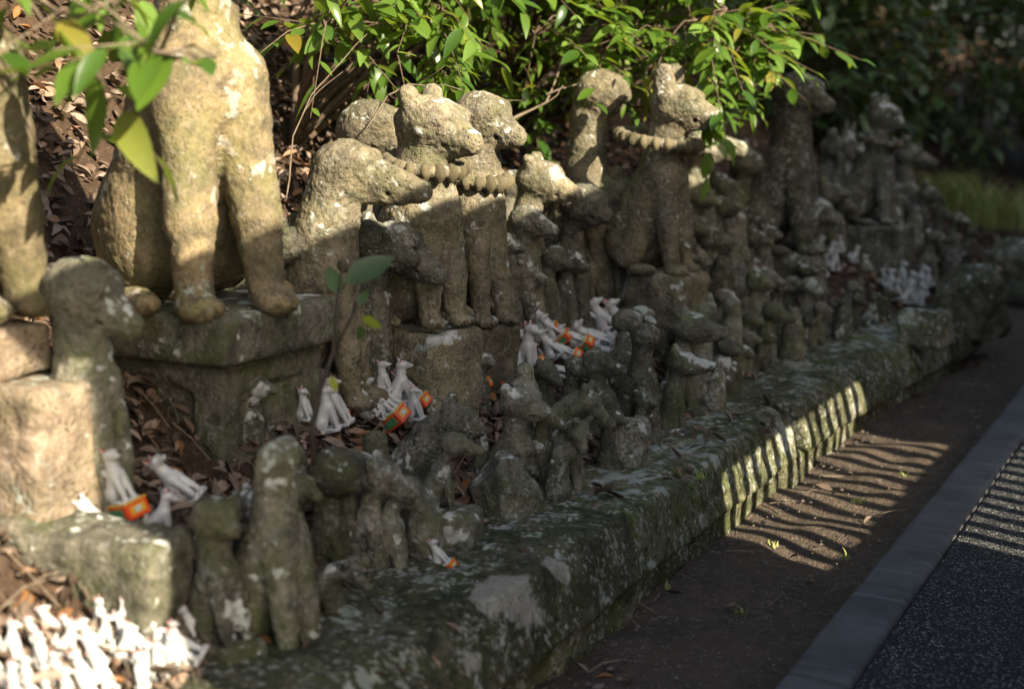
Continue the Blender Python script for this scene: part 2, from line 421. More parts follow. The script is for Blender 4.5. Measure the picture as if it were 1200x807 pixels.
def kerb_mat():
    b = NB('dark_slate_kerb'); v = b.coords()
    col = b.mix(b.ramp(b.noise(v, 5, 5, .65), [(.35, 0), (.65, 1)]), (.085, .085, .086), (.14, .14, .141))
    mp = b.n('Mapping'); mp.inputs['Scale'].default_value = (1.2, 22, 8); b.l(v, mp.inputs['Vector'])
    st = b.noise(mp.outputs[0], 1.6, 3, .6)
    col = b.mix(b.ramp(st, [(.575, 0), (.66, .6)]), col, (.20, .205, .21))
    col = b.mix(b.ramp(b.noise(v, 70, 3, .7), [(.58, 0), (.75, .5)]), col, (.17, .175, .18))
    b.l(col, b.b.inputs['Base Color']); b.b.inputs['Roughness'].default_value = .8; b.b.inputs['Specular IOR Level'].default_value = .2
    b.l(b.bump(b.math('ADD', st, b.noise(v, 60, 4, .7)), .5, .008), b.b.inputs['Normal'])
    return b.m
M['kerb'] = kerb_mat()

# ------------------------------------------------------------------ the setting: soil, path, kerb, hillside
def grid_mesh(x0, x1, y0, y1, nx, ny, fz, name):
    xs = np.linspace(x0, x1, nx); ys = np.linspace(y0, y1, ny)
    V = [(x, y, fz(x, y)) for y in ys for x in xs]
    Fc = [(j*nx+i, j*nx+i+1, (j+1)*nx+i+1, (j+1)*nx+i) for j in range(ny-1) for i in range(nx-1)]
    return mesh_from(V, Fc, name)
structure(link('ground', grid_mesh(-60, 80, -60, 120, 8, 8, lambda x, y: -.06, 'ground'), M['soil']))
structure(link('soil_strip', grid_mesh(-1.75, -.74, -3, 22, 50, 700,
    lambda x, y: .006*math.sin(7*x+3*y)+.005*math.sin(13*y-9*x)+.012*float(vnoise(np.array([[x*9, y*9, 1.]]))[0])+.03*sstep(-1.08, -1.2, x)*0, 'soil_strip'), M['soil']))
structure(link('path', grid_mesh(-.632, 2.6, -6, 40, 6, 60, lambda x, y: .028, 'path'), M['path']))
kerb = structure(link('kerb', grid_mesh(-.775, -.637, -4, 30, 2, 2, lambda x, y: -.02, 'kerb_bed'), M['soil']))
y = -2.0
while y < 22:
    L = rnd.uniform(.55, .95)
    me = sdf_mesh([pr_b((0, L/2, 0), (.067, L/2-.003, .05), .008)], .012 if y < 7 else .03, .01, 'kerb_stone', [(.0022, 26, 3)], seed=int(y*10)+50)
    o = link('kerb_stone', me, M['kerb'], kerb, (-.707, y, -.012)); y += L
hs = link('hillside', grid_mesh(-14, -1.2, -4, 30, 130, 300, lambda x, y: (hill(x, y)-.012 if x < toe(y) else .20-.02-.9*(x-toe(y))), 'hillside'), M['humus'])
structure(hs)

# ------------------------------------------------------------------ the retaining wall: capstones over a lower course
wall = thing('retaining_wall', 'low mossy wall of long stone blocks holding up the slope of fox statues', 'stone wall', (0, 0, 0))
caps = [-.9, .35, 1.62, 2.985, 4.33, 5.45, 6.25, 6.85]
def warp_wall(me):
    n = len(me.vertices); co = np.empty(n*3, np.float32); me.vertices.foreach_get('co', co); co = co.reshape(-1, 3)
    co[:, 0] += np.array([wallx(yy)+1.20 for yy in co[:, 1]]); me.vertices.foreach_set('co', co.ravel()); me.update()
for i in range(len(caps)-1):
    a, b_ = caps[i]+.010, caps[i+1]-.010
    dz = (0, 0, .006, -.008, .004, -.010, -.02)[i]; dx = (0, 0, .006, -.016, .010, -.006, .02)[i]
    pr = [pr_b((-1.385+dx, (a+b_)/2, .148+dz), (.19, (b_-a)/2, .082), .022)]
    for q in range(4):   # chipped edges and hollows
        yy = rnd.uniform(a, b_); pr.append(pr_e((-1.19+dx+rnd.uniform(-.01, .03), yy, .235+rnd.uniform(-.02, .02)), (.05, rnd.uniform(.04, .12), .03), sub=True, k=.05))
    me = sdf_mesh(pr, .0075 if 1.3 < a < 4 else .011, .03, 'capstone', [(.006, 3.1, 2), (.0055, 14, 4)], seed=i+3)
    # batter: the face leans back towards the top
    n = len(me.vertices); co = np.empty(n*3, np.float32); me.vertices.foreach_get('co', co); co = co.reshape(-1, 3)
    f = np.clip((co[:, 0]+1.40)/.2, 0, 1); co[:, 0] -= f*np.clip((co[:, 2]-.07)/.15, 0, 1)*.045
    me.vertices.foreach_set('co', co.ravel()); me.update(); warp_wall(me)
    link('capstone', me, M['wall'], wall)
y = -.9
while y < 6.7:
    L = rnd.uniform(.42, .8)
    me = sdf_mesh([pr_b((-1.412, y+L/2, .0), (.19, L/2-.004, .078), .012)], .012, .03, 'footing_block', [(.012, 4, 2), (.007, 14, 3)], seed=int(y*17)+90)
    warp_wall(me); link('footing_block', me, M['wall'], wall); y += L

# ------------------------------------------------------------------ the hall across the path (casts the shade and the striped light)
hall = thing('shrine_hall', 'long timber hall with slatted window and tiled eave across the path', 'building', (0, 0, 0))
HX = .95
def hb(name, lo, hi, mat, parent=hall): return link(name, box_mesh(lo, hi), M[mat], parent)
Y0, Y1 = .88, 7.5
UY0, UY1, LY0, LY1 = 2.76, 4.22, 3.14, 4.80
Z0, Z1, Z2, Z3, ZT = .30, 1.03, 1.128, 1.545, 2.5
hb('wall_panel', (HX, Y0, .03), (HX+.06, UY0, ZT), 'plaster')
hb('wall_panel', (HX, LY1, .03), (HX+.06, Y1, ZT), 'plaster')
hb('wall_panel', (HX, UY0, Z3), (HX+.06, LY1, ZT), 'plaster')
hb('wall_panel', (HX, UY1, Z1), (HX+.06, LY1, Z3), 'plaster')
hb('wall_panel', (HX, UY0, .03), (HX+.06, LY0, Z2), 'plaster')
hb('wall_panel', (HX, LY0, .03), (HX+.06, LY1, Z0), 'plaster')
hb('window_rail', (HX-.004, LY0, Z1), (HX+.05, UY1, Z2), 'wood')
def slats(ya, yb, za, zb):
    yy = ya+.01
    while yy < yb-.05:
        hb('window_slat', (HX+.014, yy, za), (HX+.026, yy+.049, zb), 'wood'); yy += .102
slats(UY0, UY1, Z2, Z3); slats(LY0, LY1, Z0, Z1)
for yy in (Y0, 1.9, 5.8, Y1-.12): hb('post', (HX-.03, yy, .03), (HX+.09, yy+.12, 2.42), 'wood')
rv = [(.62, Y0-.02, 2.43), (.62, Y1+.3, 2.43), (2.1, Y1+.3, 2.9), (2.1, Y0-.02, 2.9)]
rv += [(a, b_, c-.08) for a, b_, c in rv]
link('roof', mesh_from(rv, [(0,1,2,3), (7,6,5,4), (0,4,5,1), (1,5,6,2), (2,6,7,3), (3,7,4,0)], 'roof', False), M['tile'], hall)
shade_hall = thing('far_shade_hall', 'tall unseen timber hall added to shade the far cluster', 'building', (0, 0, 0))  # out of view, added only to keep sun off the far foxes
hb('wall_panel', (5.5, 2.95, .0), (5.6, 24, 6.6), 'plaster', shade_hall)
for yy in (2.9, 10, 17, 23.8): hb('post', (5.46, yy, 0), (5.66, yy+.2, 6.65), 'wood', shade_hall)
hb('roof', (5.2, 2.85, 6.65), (9, 24.4, 6.9), 'tile', shade_hall)

# ------------------------------------------------------------------ stone foxes
def fox_prims(kind, q):
    hs_ = q.get('hs', 1.0); sl = q.get('sl', .20); nk = q.get('nk', 1.0); bulk = q.get('bulk', 1.0); hx = q.get('hx', 0.0)
    hp = rad(q.get('hp', -12)); hy = rad(q.get('hy', 0)); ear = q.get('ear', 'round'); hz = q.get('hz', .84); lg = q.get('leg', 1.0); lsp = q.get('lsp', 1.0)
    P = []
    if kind == 'sit':
        P += [pr_c((-.13, 0, .16), (.02, 0, .46), .130*bulk, .108*bulk), pr_e((.055, 0, .48), (.095*bulk, .098*bulk, .13))]
        for s in (-1, 1):
            P += [pr_e((-.10, s*.088*bulk, .165), (.125, .060, .145), k=.025), pr_e((.035, s*.125*bulk, .028), (.085, .036, .030), k=.018),
                  pr_c((.085, s*.048*lsp, .50), (.135, s*.060*lsp, .20), .064*lg, .046*lg, k=.018), pr_c((.135, s*.060*lsp, .20), (.155, s*.066*lsp, .04), .044*lg, .034*lg, k=.014), pr_e((.185, s*.068*lsp, .026), (.060, .042*lg, .030), k=.016)]
        if q.get('toes'):
            for s in (-1, 1):
                for dy in (-.014, .014):
                    P += [pr_c((.215, s*.068*lsp+dy*lg, .0), (.25, s*.068*lsp+dy*lg, .05), .006, .007, sub=True, k=.012), pr_c((.085, s*.125*bulk+dy, .0), (.13, s*.125*bulk+dy, .05), .006, .007, sub=True, k=.012)]
        P += [pr_c((.04, 0, .55), (.055+hx*.7, 0, hz-.07), .092*nk, .076*nk)]
        if q.get('tail', True):
            P += [pr_c((-.23, .0, .06), (-.285, .02, .28), .045, .07, k=.02), pr_c((-.285, .02, .28), (-.25, .01, .52), .07, .03, k=.02)]
    elif kind == 'cub':      # slender column body, ball head
        P += [pr_c((-.06, 0, .12), (.0, 0, .55), .115*bulk, .088*bulk), pr_c((0, 0, .5), (.02+hx*.7, 0, hz-.05), .088*nk, .072*nk)]
        for s in (-1, 1):
            P += [pr_c((.06, s*.048, .5), (.12, s*.058, .05), .048*lg, .036*lg, k=.016), pr_e((.15, s*.06, .026), (.055, .038, .03), k=.016), pr_e((-.06, s*.075*bulk, .12), (.11, .055, .11), k=.02)]
    elif kind == 'bow':      # head stretched forward and down
        P += [pr_c((-.18, 0, .28), (.05, 0, .60), .21*bulk, .165*bulk)]
        for s in (-1, 1):
            P += [pr_e((-.15, s*.13*bulk, .26), (.18, .10, .24), k=.03), pr_c((.13, s*.085, .55), (.20, s*.095, .06), .072*lg, .05*lg, k=.02), pr_e((.24, s*.095, .04), (.08, .05, .042), k=.02)]
        P += [pr_c((.05, 0, .66), (.22, 0, .80), .17*nk, .14*nk)]; hx = .24+hx; hz = q.get('hz', .82); hs_ *= 1.35; sl *= 1.3
    elif kind == 'stump':    # broken, featureless upright
        P += [pr_c((-.04, 0, .10), (.0, 0, .62), .20*bulk, .15*bulk), pr_c((0, 0, .6), (hx, 0, .86), .14*nk, .12*nk), pr_e((.08, .08, .2), (.14, .1, .2)), pr_e((.08, -.08, .2), (.14, .1, .2))]
        return P
    elif kind == 'neck':     # long neck, knob head, seen from behind
        P += [pr_c((-.1, 0, .12), (0, 0, .45), .18*bulk, .12*bulk), pr_c((0, 0, .4), (.02, 0, .80), .10*nk, .082*nk), pr_e((-.05, .09, .12), (.16, .09, .12)), pr_e((-.05, -.09, .12), (.16, .09, .12))]
        P += [pr_c((.08, .05, .42), (.12, .06, .04), .055, .045), pr_c((.08, -.05, .42), (.12, -.06, .04), .055, .045)]
    H0 = np.array([.075+hx, 0, hz])
    ch, sh_, cy, sy_ = math.cos(hp), math.sin(hp), math.cos(hy), math.sin(hy)
    def hd(x, y_, z): # head space -> body space
        x, y_, z = x*hs_, y_*hs_, z*hs_
        X, Z = x*ch-z*sh_, x*sh_+z*ch
        return H0+np.array([X*cy-y_*sy_, X*sy_+y_*cy, Z])
    P += [pr_e(hd(0, 0, 0), np.array((.108, .10, .092))*hs_), pr_c(hd(.05, 0, -.005), hd(sl, 0, -.025), .072*hs_, .038*hs_)]
    if q.get('brow', True): P += [pr_e(hd(.06, .045, .035), .04*hs_), pr_e(hd(.06, -.045, .035), .04*hs_)]
    P += [pr_c(hd(.03, 0, -.06), hd(sl*.75, 0, -.055), .045*hs_, .026*hs_)]                # lower jaw
    P += [pr_c(hd(sl*.62, -.07, -.045), hd(sl*.62, .07, -.045), .007*hs_, .007*hs_, sub=True, k=.012),
          pr_e(hd(.105, .062, .028), .018*hs_, sub=True, k=.012), pr_e(hd(.105, -.062, .028), .018*hs_, sub=True, k=.012)]
    e = {'round': (.085, .115, .040, .030), 'point': (.08, .165, .042, .014), 'stub': (.07, .085, .036, .03), 'knob': (.06, .125, .05, .042)}.get(ear)
    if e:
        for s in (-1, 1):
            P += [pr_c(hd(-.035, s*.055, .05), hd(-.05, s*e[0], e[1]), e[2]*hs_, e[3]*hs_, k=.02)]
    return P

def build_fig(kind, H, q, pxh, seed, width=1.0):
    if kind == 'rock':
        r_ = random.Random(seed); ax_, ay_ = q.get('ax', .5), q.get('ay', .45)
        P = [pr_b((0, 0, .42), (ax_, ay_, .54), .22)]
        for _ in range(9):
            d = Vector((r_.uniform(-1, 1), r_.uniform(-1, 1), r_.uniform(-.3, 1))).normalized()
            sup = math.sqrt((d.x*ax_)**2+(d.y*ay_)**2+(d.z*.54)**2)*1.12
            R_ = r_.uniform(.9, 1.6); P.append(pr_e(Vector((0, 0, .42))+d*(sup+R_-r_.uniform(.05, .17)), R_, sub=True, k=.03))
    else: P = fox_prims(kind, dict(q, toes=pxh > 125))
    res = max(36, min(132, pxh*.62))
    me = sdf_mesh(P, 1/res, .028 if kind != 'rock' else .03, 'figure')
    n = len(me.vertices); co = np.empty(n*3, np.float32); me.vertices.foreach_get('co', co); co = co.reshape(-1, 3)
    co[:, 2] -= co[:, 2].min(); sc = H/co[:, 2].max(); co *= sc; co[:, :2] *= width
    me.vertices.foreach_set('co', co.ravel()); me.update()
    N = np.empty(n*3, np.float32); me.vertices.foreach_get('normal', N); N = N.reshape(-1, 3)
    off = np.array([seed*3.7 % 29, seed*1.9 % 31, seed*5.3 % 23])
    er = q.get('erode', .62 if kind != 'rock' else 2.2)
    D = er*(.011*H*fbm(co*(4.5/H)+off, 2)+.0045*H**.5*fbm(co*26+off, 3))
    if pxh > 110: D = D+.0022*fbm(co*110+off, 2)
    co = co+N*D[:, None]; me.vertices.foreach_set('co', co.astype(np.float32).ravel()); me.update()
    return me

NST = [0]
def look(kd, ear):
    if kd == 'stump': return 'post-like headless'
    return ('slender' if kd == 'cub' else 'seated')+{'none': ' earless', 'stub': ' stub-eared', 'round': ' round-eared', 'point': ' sharp-eared'}[ear]
def statue(base, top, kind, label, yaw=0, mat='grey', plinth=0, group=None, width=1.0, name=None, lean=(0, 0), cat=None, sink=.02, pw=None, push=0, collar=False, k=None, **q):
    """base / top: spots in the photograph of the foot and the crown; plinth: height of the block (px) under the figure"""
    NST[0] += 1; seed = NST[0]
    if kind == 'bow': width *= .92
    if k is None: p, k = hit(*base)
    else: p = at(*base, k)
    Htot = (base[1]-top[1])/FPX*k; hp_ = plinth/FPX*k; H = Htot-hp_
    pxh = (base[1]-top[1]-plinth)*.86
    nm = name or ('boulder' if kind == 'rock' else 'fox_statue'); cat = cat or ('boulder' if kind == 'rock' else 'fox statue')
    rz = rad(yaw+rnd.uniform(-4, 4)*(1 if kind != 'rock' else 5))
    o = thing(nm, label, cat, p, rz, group)
    o.rotation_euler = (rad(lean[0]), rad(lean[1]), rz)
    if pxh < 165:
        for kk, dv in (('bulk', 1.2), ('leg', 1.15), ('nk', .95)): q[kk] = q.get(kk, 1.0)*dv
    slope = p.x < toe(p.y)-.06
    if slope and not plinth and kind != 'rock': sink = .05
    me = build_fig(kind, H+sink, q, pxh, seed, width)
    co = np.empty(len(me.vertices)*3, np.float32); me.vertices.foreach_get('co', co); co = co.reshape(-1, 3)
    R3 = np.array(Euler((rad(lean[0]), rad(lean[1]), rz)).to_matrix())
    z0 = (hp_-.004) if plinth else -sink
    W = (co+np.array([0, 0, z0])) @ R3.T+np.array(p)-_C; dz = W @ _F
    PX, PY = 600+FPX*(W @ _R)/dz, 403.5-FPX*(W @ _U)/dz
    want = (base[1]-top[1]-plinth); have = max(10, base[1]-plinth-PY.min()); fs = min(1.3, max(.7, want/have))
    me.transform(Matrix.Scale(fs, 4)); me.update(); H *= fs
    PX0 = pix(p)[0]
    tx = PX[PY < PY.min()+.10*want].mean() if kind != 'rock' else .5*(PX.min()+PX.max())
    bx = base[0]+top[0]-(PX0+(tx-PX0)*fs)
    if k == hit(*base)[1]:
        bx = base[0]+max(-45, min(45, bx-base[0])); p, k = hit(bx, base[1]); o.location = p
    else: o.location = p = at(bx, base[1], k)
    link('figure' if kind != 'rock' else 'stone', me, M[mat], o, (0, 0, hp_-sink if not plinth else hp_-.004))
    if plinth:
        a = pw or .27*H
        link('plinth', sdf_mesh([pr_b((0, 0, 0), (a, a*.82, hp_/2+.06), .02), ], max(.006, hp_/22), .02, 'plinth', [(.012, 7, 3), (.004, 30, 2)], seed), M[mat if mat != 'tan' else 'grey'], o, (.02+.05*H*(pw is not None and pw > .09), 0, hp_/2-.06))
    elif kind in ('sit', 'cub', 'bow') and not slope:
        link('base_slab', sdf_mesh([pr_b((0, 0, 0), (.27*H*width, .19*H*width, .05), .02)], .009, .02, 'base_slab', [(.010, 9, 3)], seed), M[mat], o, (0, 0, -.035))
    if collar: neck_ring(o, H, hp_, q, seed, mat)
    return o
bead_mesh = sdf_mesh([pr_e((0, 0, 0), (1, .8, .95))], .22, .1, 'bead', [(.08, 2, 2)], 4)
def neck_ring(o, H, hp_, q, seed, mat):
    zc = hp_+H*q.get('cz', .67); r = H*q.get('cr', .135); n = q.get('cn', 13); cx = H*(q.get('cx', .055)); cl = rad(q.get('ct', 12))
    pts = []
    for i in range(25):
        t = 2*math.pi*i/24; pts.append((cx+r*math.cos(t), r*1.05*math.sin(t), zc-math.sin(cl)*r*math.cos(t)))
    c = link('neck_ring', tube(pts, H*.027, 8, 'neck_ring'), M[mat], o)
    for i in range(n):
        t = 2*math.pi*(i+.3)/n
        b = link('bead', bead_mesh, M[mat], c, (cx+r*1.06*math.cos(t), r*1.10*math.sin(t), zc-math.sin(cl)*r*math.cos(t)-H*.006))
        s = H*.028*(1.2 if i in (0, n-1) else rnd.uniform(.85, 1.1)); b.scale = (s*1.05, s, s*1.35); b.rotation_euler = (0, 0, t)
bead_mesh.materials.append(M['tan'])

# ---- the very large foxes at the near end, on stepped pedestals
def pedestal(name, label, corner, sx, sy, z0, hbody, hslab, mat, over=.03, panel=True, seed=1):
    """corner: the right near corner (x, y) of the body; runs sx to the left and sy along the wall"""
    o = thing(name, label, 'pedestal', (corner[0]-sx/2, corner[1]+sy/2, z0))
    P = [pr_b((0, 0, hbody/2-.05), (sx/2, sy/2, hbody/2+.05), .014)]
    if panel:
        P += [pr_b((-.02, -sy/2, hbody*.40), (sx*.34, .022, hbody*.30), .02, sub=True, k=.02), pr_e((-.02, -sy/2, hbody*.62), (sx*.30, .024, hbody*.2), sub=True, k=.02),
              pr_b((sx/2, 0, hbody*.40), (.014, sy*.30, hbody*.30), .012, sub=True, k=.02)]
    link('body', sdf_mesh(P, .0075, .02, 'body', [(.004, 5, 3), (.0022, 26, 3)], seed), M[mat], o)
    link('slab', sdf_mesh([pr_b((0, 0, hslab/2), (sx/2+over, sy/2+over, hslab/2), .014)], .0075, .02, 'slab', [(.004, 5, 3), (.0022, 26, 3)], seed+7), M[mat], o, (.01, -.005, hbody+.002))
    return o
pc, pk = hit(263, 552)
ZB = pc.z
pedestal('stepped_pedestal', 'large mossy stepped stone pedestal with recessed panel under the biggest fox', (pc.x, pc.y), .42, .36, ZB, .225, .10, 'dark', seed=3)
bigtop = ZB+.225+.10
bf = thing('fox_statue', 'huge sunlit fox statue whose head rises out of view, standing on stepped pedestal', 'fox statue', (pc.x-.165, pc.y+.135, bigtop-.012), rad(-24))
me = build_fig('sit', 1.02, dict(bulk=1.28, leg=1.14, lsp=1.3, erode=.45, ear='point', tail=True, hy=20), 205, 301, 1.0); link('figure', me, M['tan'], bf)
# sunlit block at the near end
bc, bk = hit(50, 645)
lb = thing('stone_plinth', 'sunlit pinkish stone block plinth with smaller tier at the near end', 'pedestal', (bc.x-.20, bc.y+.09, bc.z-.02))
link('block', sdf_mesh([pr_b((0, 0, .10), (.20, .09, .20), .02)], .008, .02, 'block', [(.007, 6, 3), (.003, 30, 2)], 12), M['pink'], lb)
link('tier', sdf_mesh([pr_b((0, 0, .05), (.13, .085, .05), .02)], .008, .02, 'tier', [(.010, 7, 3), (.004, 30, 2)], 15), M['pink'], lb, (-.035, 0, .302))
nf = thing('fox_statue', 'large sunlit fox statue at the near end, only its pale foreleg in view', 'fox statue', (bc.x-.30, bc.y+.09, bc.z+.38), rad(-2))
me = build_fig('sit', .92, dict(bulk=1.0, leg=1.35, erode=.45), 160, 302, 1.0); link('figure', me, M['tan'], nf)
sp, sk = hit(70, 700)
st = thing('step_stone', 'mossy sunlit step stone below the pinkish block plinth', 'step', (sp.x-.20, sp.y+.07, sp.z+.0))
link('stone', sdf_mesh([pr_b((0, 0, 0), (.36, .08, .10), .03)], .009, .03, 'stone', [(.016, 5, 3), (.006, 20, 3)], 31), M['grey'], st)
st.rotation_euler = (0, 0, rad(8))

# ---- middle rows: the tall foxes
S = statue
S((375, 452), (408, 163), 'sit', 'fox statue with large long-snouted sunlit head behind the bare sapling', 22, 'beige', hs=1.08, sl=.25, hx=.05, hz=.82, hp=-10, ear='none', nk=1.3, bulk=1.15, lean=(0, 0), tail=False)
S((432, 330), (434, 116), 'neck', 'round-topped sunlit fox head rising behind the long-snouted fox', 0, 'beige', hs=1.6, sl=.1, nk=1.5, ear='none')
S((512, 440), (500, 106), 'sit', 'tall fox with beaded neck ring and white-faced sunlit head on square plinth', -22, 'beige', plinth=58, collar=True, cz=.70, cn=17, cr=.15, hy=22, hs=1.28, sl=.15, hp=-14, hx=.0, hz=.86, ear='stub', width=1.12, bulk=1.4, leg=1.2, lsp=.95, nk=1.35, pw=.112)
S((572, 432), (565, 108), 'sit', 'tall cracked fox with beaded neck ring beside its white-faced twin', -20, 'beige', plinth=56, collar=True, cz=.655, cn=17, cr=.13, hy=24, hs=1.15, sl=.16, hp=-16, hz=.86, ear='none', bulk=1.15, leg=1.05, lsp=.9, nk=1.25, pw=.095, tail=False)
S((622, 372), (630, 180), 'sit', 'slim sunlit fox turning its blunt snout aside, between ringed foxes', 12, 'beige', hs=1.15, sl=.17, hx=.06, ear='stub', nk=.95)
S((700, 345), (706, 84), 'neck', 'long-necked fox with knob head against the shrub, sunlit', 0, 'beige', hs=1.05, sl=.05, nk=.95, ear='none', brow=False, bulk=.8, hz=.88)
S((772, 398), (784, 76), 'sit', 'tall fox with heavy beaded garland and round sunlit head on plinth', -8, 'beige', plinth=80, collar=True, cz=.66, cn=22, cr=.185, cx=.02, ct=10, hy=14, hs=1.28, sl=.15, hp=-6, hz=.86, hx=.05, ear='knob', bulk=1.2, leg=1.15, nk=1.2, pw=.112)
# smaller ones between them
S((338, 420), (338, 252), 'bow', 'crouching round-backed fox tucked behind the stepped pedestal', 12, 'grey', bulk=1.1)
S((425, 440), (428, 248), 'sit', 'lichen-spotted fox seated by the bare sapling, snout up', 14, 'lichen', hs=1.3, sl=.2, hx=.06, ear='stub', leg=1.15)
S((452, 436), (462, 262), 'sit', 'lichen-crusted fox with downturned snout leaning on its neighbour', 20, 'lichen', hs=1.35, sl=.22, hp=-22, hx=.08, ear='none', leg=1.1, lean=(0, 6))
S((478, 412), (481, 338), 'cub', 'little green-lichened fox with mushroom-like head beside square plinth', 10, 'lichen', hs=1.5, sl=.12, ear='none')
S((588, 372), (588, 268), 'sit', 'small dark fox half hidden beside the cracked fox', 5, 'grey', ear='stub')
S((616, 384), (613, 302), 'cub', 'small fox with pale lichen cap facing the ringed foxes', 18, 'lichen', hs=1.5, sl=.17, ear='stub')
S((632, 378), (617, 242), 'sit', 'mottled fox with white lichen blotches on its shoulders', 8, 'lichen', hs=1.1, ear='none', bulk=1.1)
S((650, 388), (650, 288), 'cub', 'small smooth upright fox, left of a matching pair', 6, 'grey', hs=1.25, sl=.12, ear='none')
S((668, 384), (670, 293), 'cub', 'small upright fox with paler chest, right of a matching pair', 10, 'grey', hs=1.2, sl=.14, ear='none')
S((660, 350), (655, 252), 'sit', 'small lichen-backed fox behind the matching pair', 0, 'lichen', ear='stub')
S((690, 372), (684, 217), 'cub', 'ball-headed fox standing before the long-necked fox', 6, 'grey', hs=1.45, sl=.11, ear='none', bulk=.85)
S((718, 352), (718, 200), 'sit', 'stooped fox with pale forehead behind the ball-headed fox', 2, 'grey', hs=1.5, sl=.15, hz=.82, ear='none', nk=1.1)
S((713, 330), (700, 232), 'cub', 'thin fox wedged behind the ball-headed fox', 5, 'grey', ear='stub')
S((352, 560), (335, 515), 'rock', 'rounded stone lying against the foot of the stepped pedestal', 0, 'grey')
# near small fox beside the sunlit block
S((120, 575), (96, 302), 'sit', 'thin shaded fox with drooping snout beside the sunlit block', 8, 'grey', hs=1.3, sl=.17, hp=-24, hx=-.03, hz=.85, ear='none', leg=1.1, bulk=1.15, nk=1.2)

# ---- front row on the capstones, from the near end
S((285, 758), (252, 582), 'sit', 'smooth worn small fox leaning back at the near end of the ledge', -10, 'dark', hs=1.35, sl=.13, nk=1.25, ear='none', bulk=1.05, lean=(0, -9), tail=False)
S((342, 752), (330, 514), 'sit', 'tall narrow fox with raised pointed head at the ledge end', -4, 'grey', hs=.85, sl=.10, hp=40, ear='none', nk=1.1, bulk=1.15, leg=1.25, tail=False)
S((300, 660), (285, 568), 'bow', 'dark curled fox behind the leaning worn fox', 10, 'dark')
S((392, 720), (415, 648), 'bow', 'low bowing fox with downturned snout on the ledge', 14, 'dark', width=1.5, hp=-38, bulk=.9, sl=.17)
S((398, 668), (394, 524), 'cub', 'dark ball-headed fox in the front row', 4, 'dark', hs=1.7, sl=.08, ear='none', brow=False)
S((426, 664), (440, 526), 'sit', 'slender fox with pale lichened face beside the ball-headed one', 16, 'lichen', hs=1.35, sl=.16, hx=.05, ear='stub', bulk=.8)
S((462, 672), (474, 556), 'sit', 'small stooping fox in front of the pale round boulder', 20, 'grey', hs=1.3, sl=.16, hp=-40, hx=.1, hz=.80, ear='none')
S((490, 662), (494, 562), 'rock', 'pale lichened round boulder standing in the front row', 0, 'lichen', ax=.29, ay=.30)
S((460, 620), (440, 505), 'stump', 'broken headless fox stump behind the lichened face', 0, 'grey')
S((535, 638), (532, 507), 'sit', 'small fox on square block with snout thrust forward, bare forelegs', 16, 'dark', plinth=44, hs=1.45, sl=.22, hp=-6, hx=.10, hz=.80, ear='none', leg=.8, bulk=1.0, tail=False, pw=.075)
S((525, 575), (528, 461), 'bow', 'broad block-headed fox with lichen-grey crown above the ledge', 10, 'lichen', hp=-6, bulk=1.0, hs=1.15, sl=.13)
S((600, 582), (606, 444), 'sit', 'sturdy small fox with big chin facing the path', 4, 'grey', hs=1.55, sl=.14, hp=-2, hz=.84, ear='stub', nk=1.35, bulk=1.15)
S((596, 612), (596, 524), 'rock', 'jagged broken rock with lichened ridge on the ledge', 0, 'lichen', ax=.48, ay=.40)
S((642, 566), (640, 476), 'sit', 'small narrow fox leaning beside the jagged rock', 10, 'dark', ear='none', hs=1.1, lean=(0, 7))
S((634, 530), (640, 472), 'rock', 'small brown stone behind the jagged rock', 0, 'grey', ax=.4)
S((684, 576), (680, 486), 'bow', 'small bowed fox with blunt worn face on the ledge', -22, 'grey', hp=-55, bulk=1.0, sl=.12)
S((700, 552), (684, 446), 'bow', 'larger crouching fox with lichened back behind the bowed one', 4, 'grey', hp=-30, hs=1.0, leg=.85)
S((732, 542), (733, 486), 'rock', 'pale mottled boulder leaning on the crouching fox', 0, 'lichen', ax=.44, ay=.5)
S((738, 522), (702, 412), 'sit', 'worn fox with sloping back behind the pale boulder', 10, 'grey', hs=1.2, ear='none', hp=-20, lean=(0, -14))
S((770, 508), (757, 380), 'sit', 'slender standing fox with upright head and lichened side', -6, 'grey', hs=1.05, sl=.09, hp=35, ear='none', nk=1.0, bulk=.85, tail=False)
S((796, 504), (792, 402), 'cub', 'small fox with round head and tubular snout on the ledge', 20, 'dark', hs=1.45, sl=.25, hp=2, ear='round')
S((814, 480), (806, 360), 'cub', 'big-headed fox behind the tubular-snouted one', 12, 'grey', hs=1.55, sl=.20, hp=0, ear='stub')
S((833, 474), (828, 355), 'stump', 'thin leaning fox with lichen stripe', 6, 'lichen', bulk=.8, nk=.8, hx=.08)
S((846, 468), (842, 415), 'rock', 'knobbly stone at the foot of the striped fox', 0, 'grey', ax=.4)
S((866, 446), (858, 350), 'stump', 'plain post-like worn fox behind a yellow sprout', 0, 'grey', bulk=.75, nk=.9)
S((888, 434), (880, 366), 'cub', 'dark narrow fox with lichened shoulder past the yellow sprout', 6, 'dark', ear='none')
S((903, 428), (906, 354), 'cub', 'rounded fox figure near the far capstone joint', 4, 'dark', hs=1.5, ear='none', bulk=1.1)
S((926, 424), (930, 360), 'stump', 'squat worn figure near the far capstone joint', 0, 'grey')
S((853, 372), (846, 300), 'stump', 'broad bell-shaped worn fox behind the front row', 0, 'dark', bulk=1.2, nk=1.2)
S((800, 440), (793, 372), 'stump', 'dark fox stump behind the big-headed fox', 0, 'dark')
S((742, 440), (748, 372), 'stump', 'dark leaning stump below the fallen white foxes', 0, 'dark')

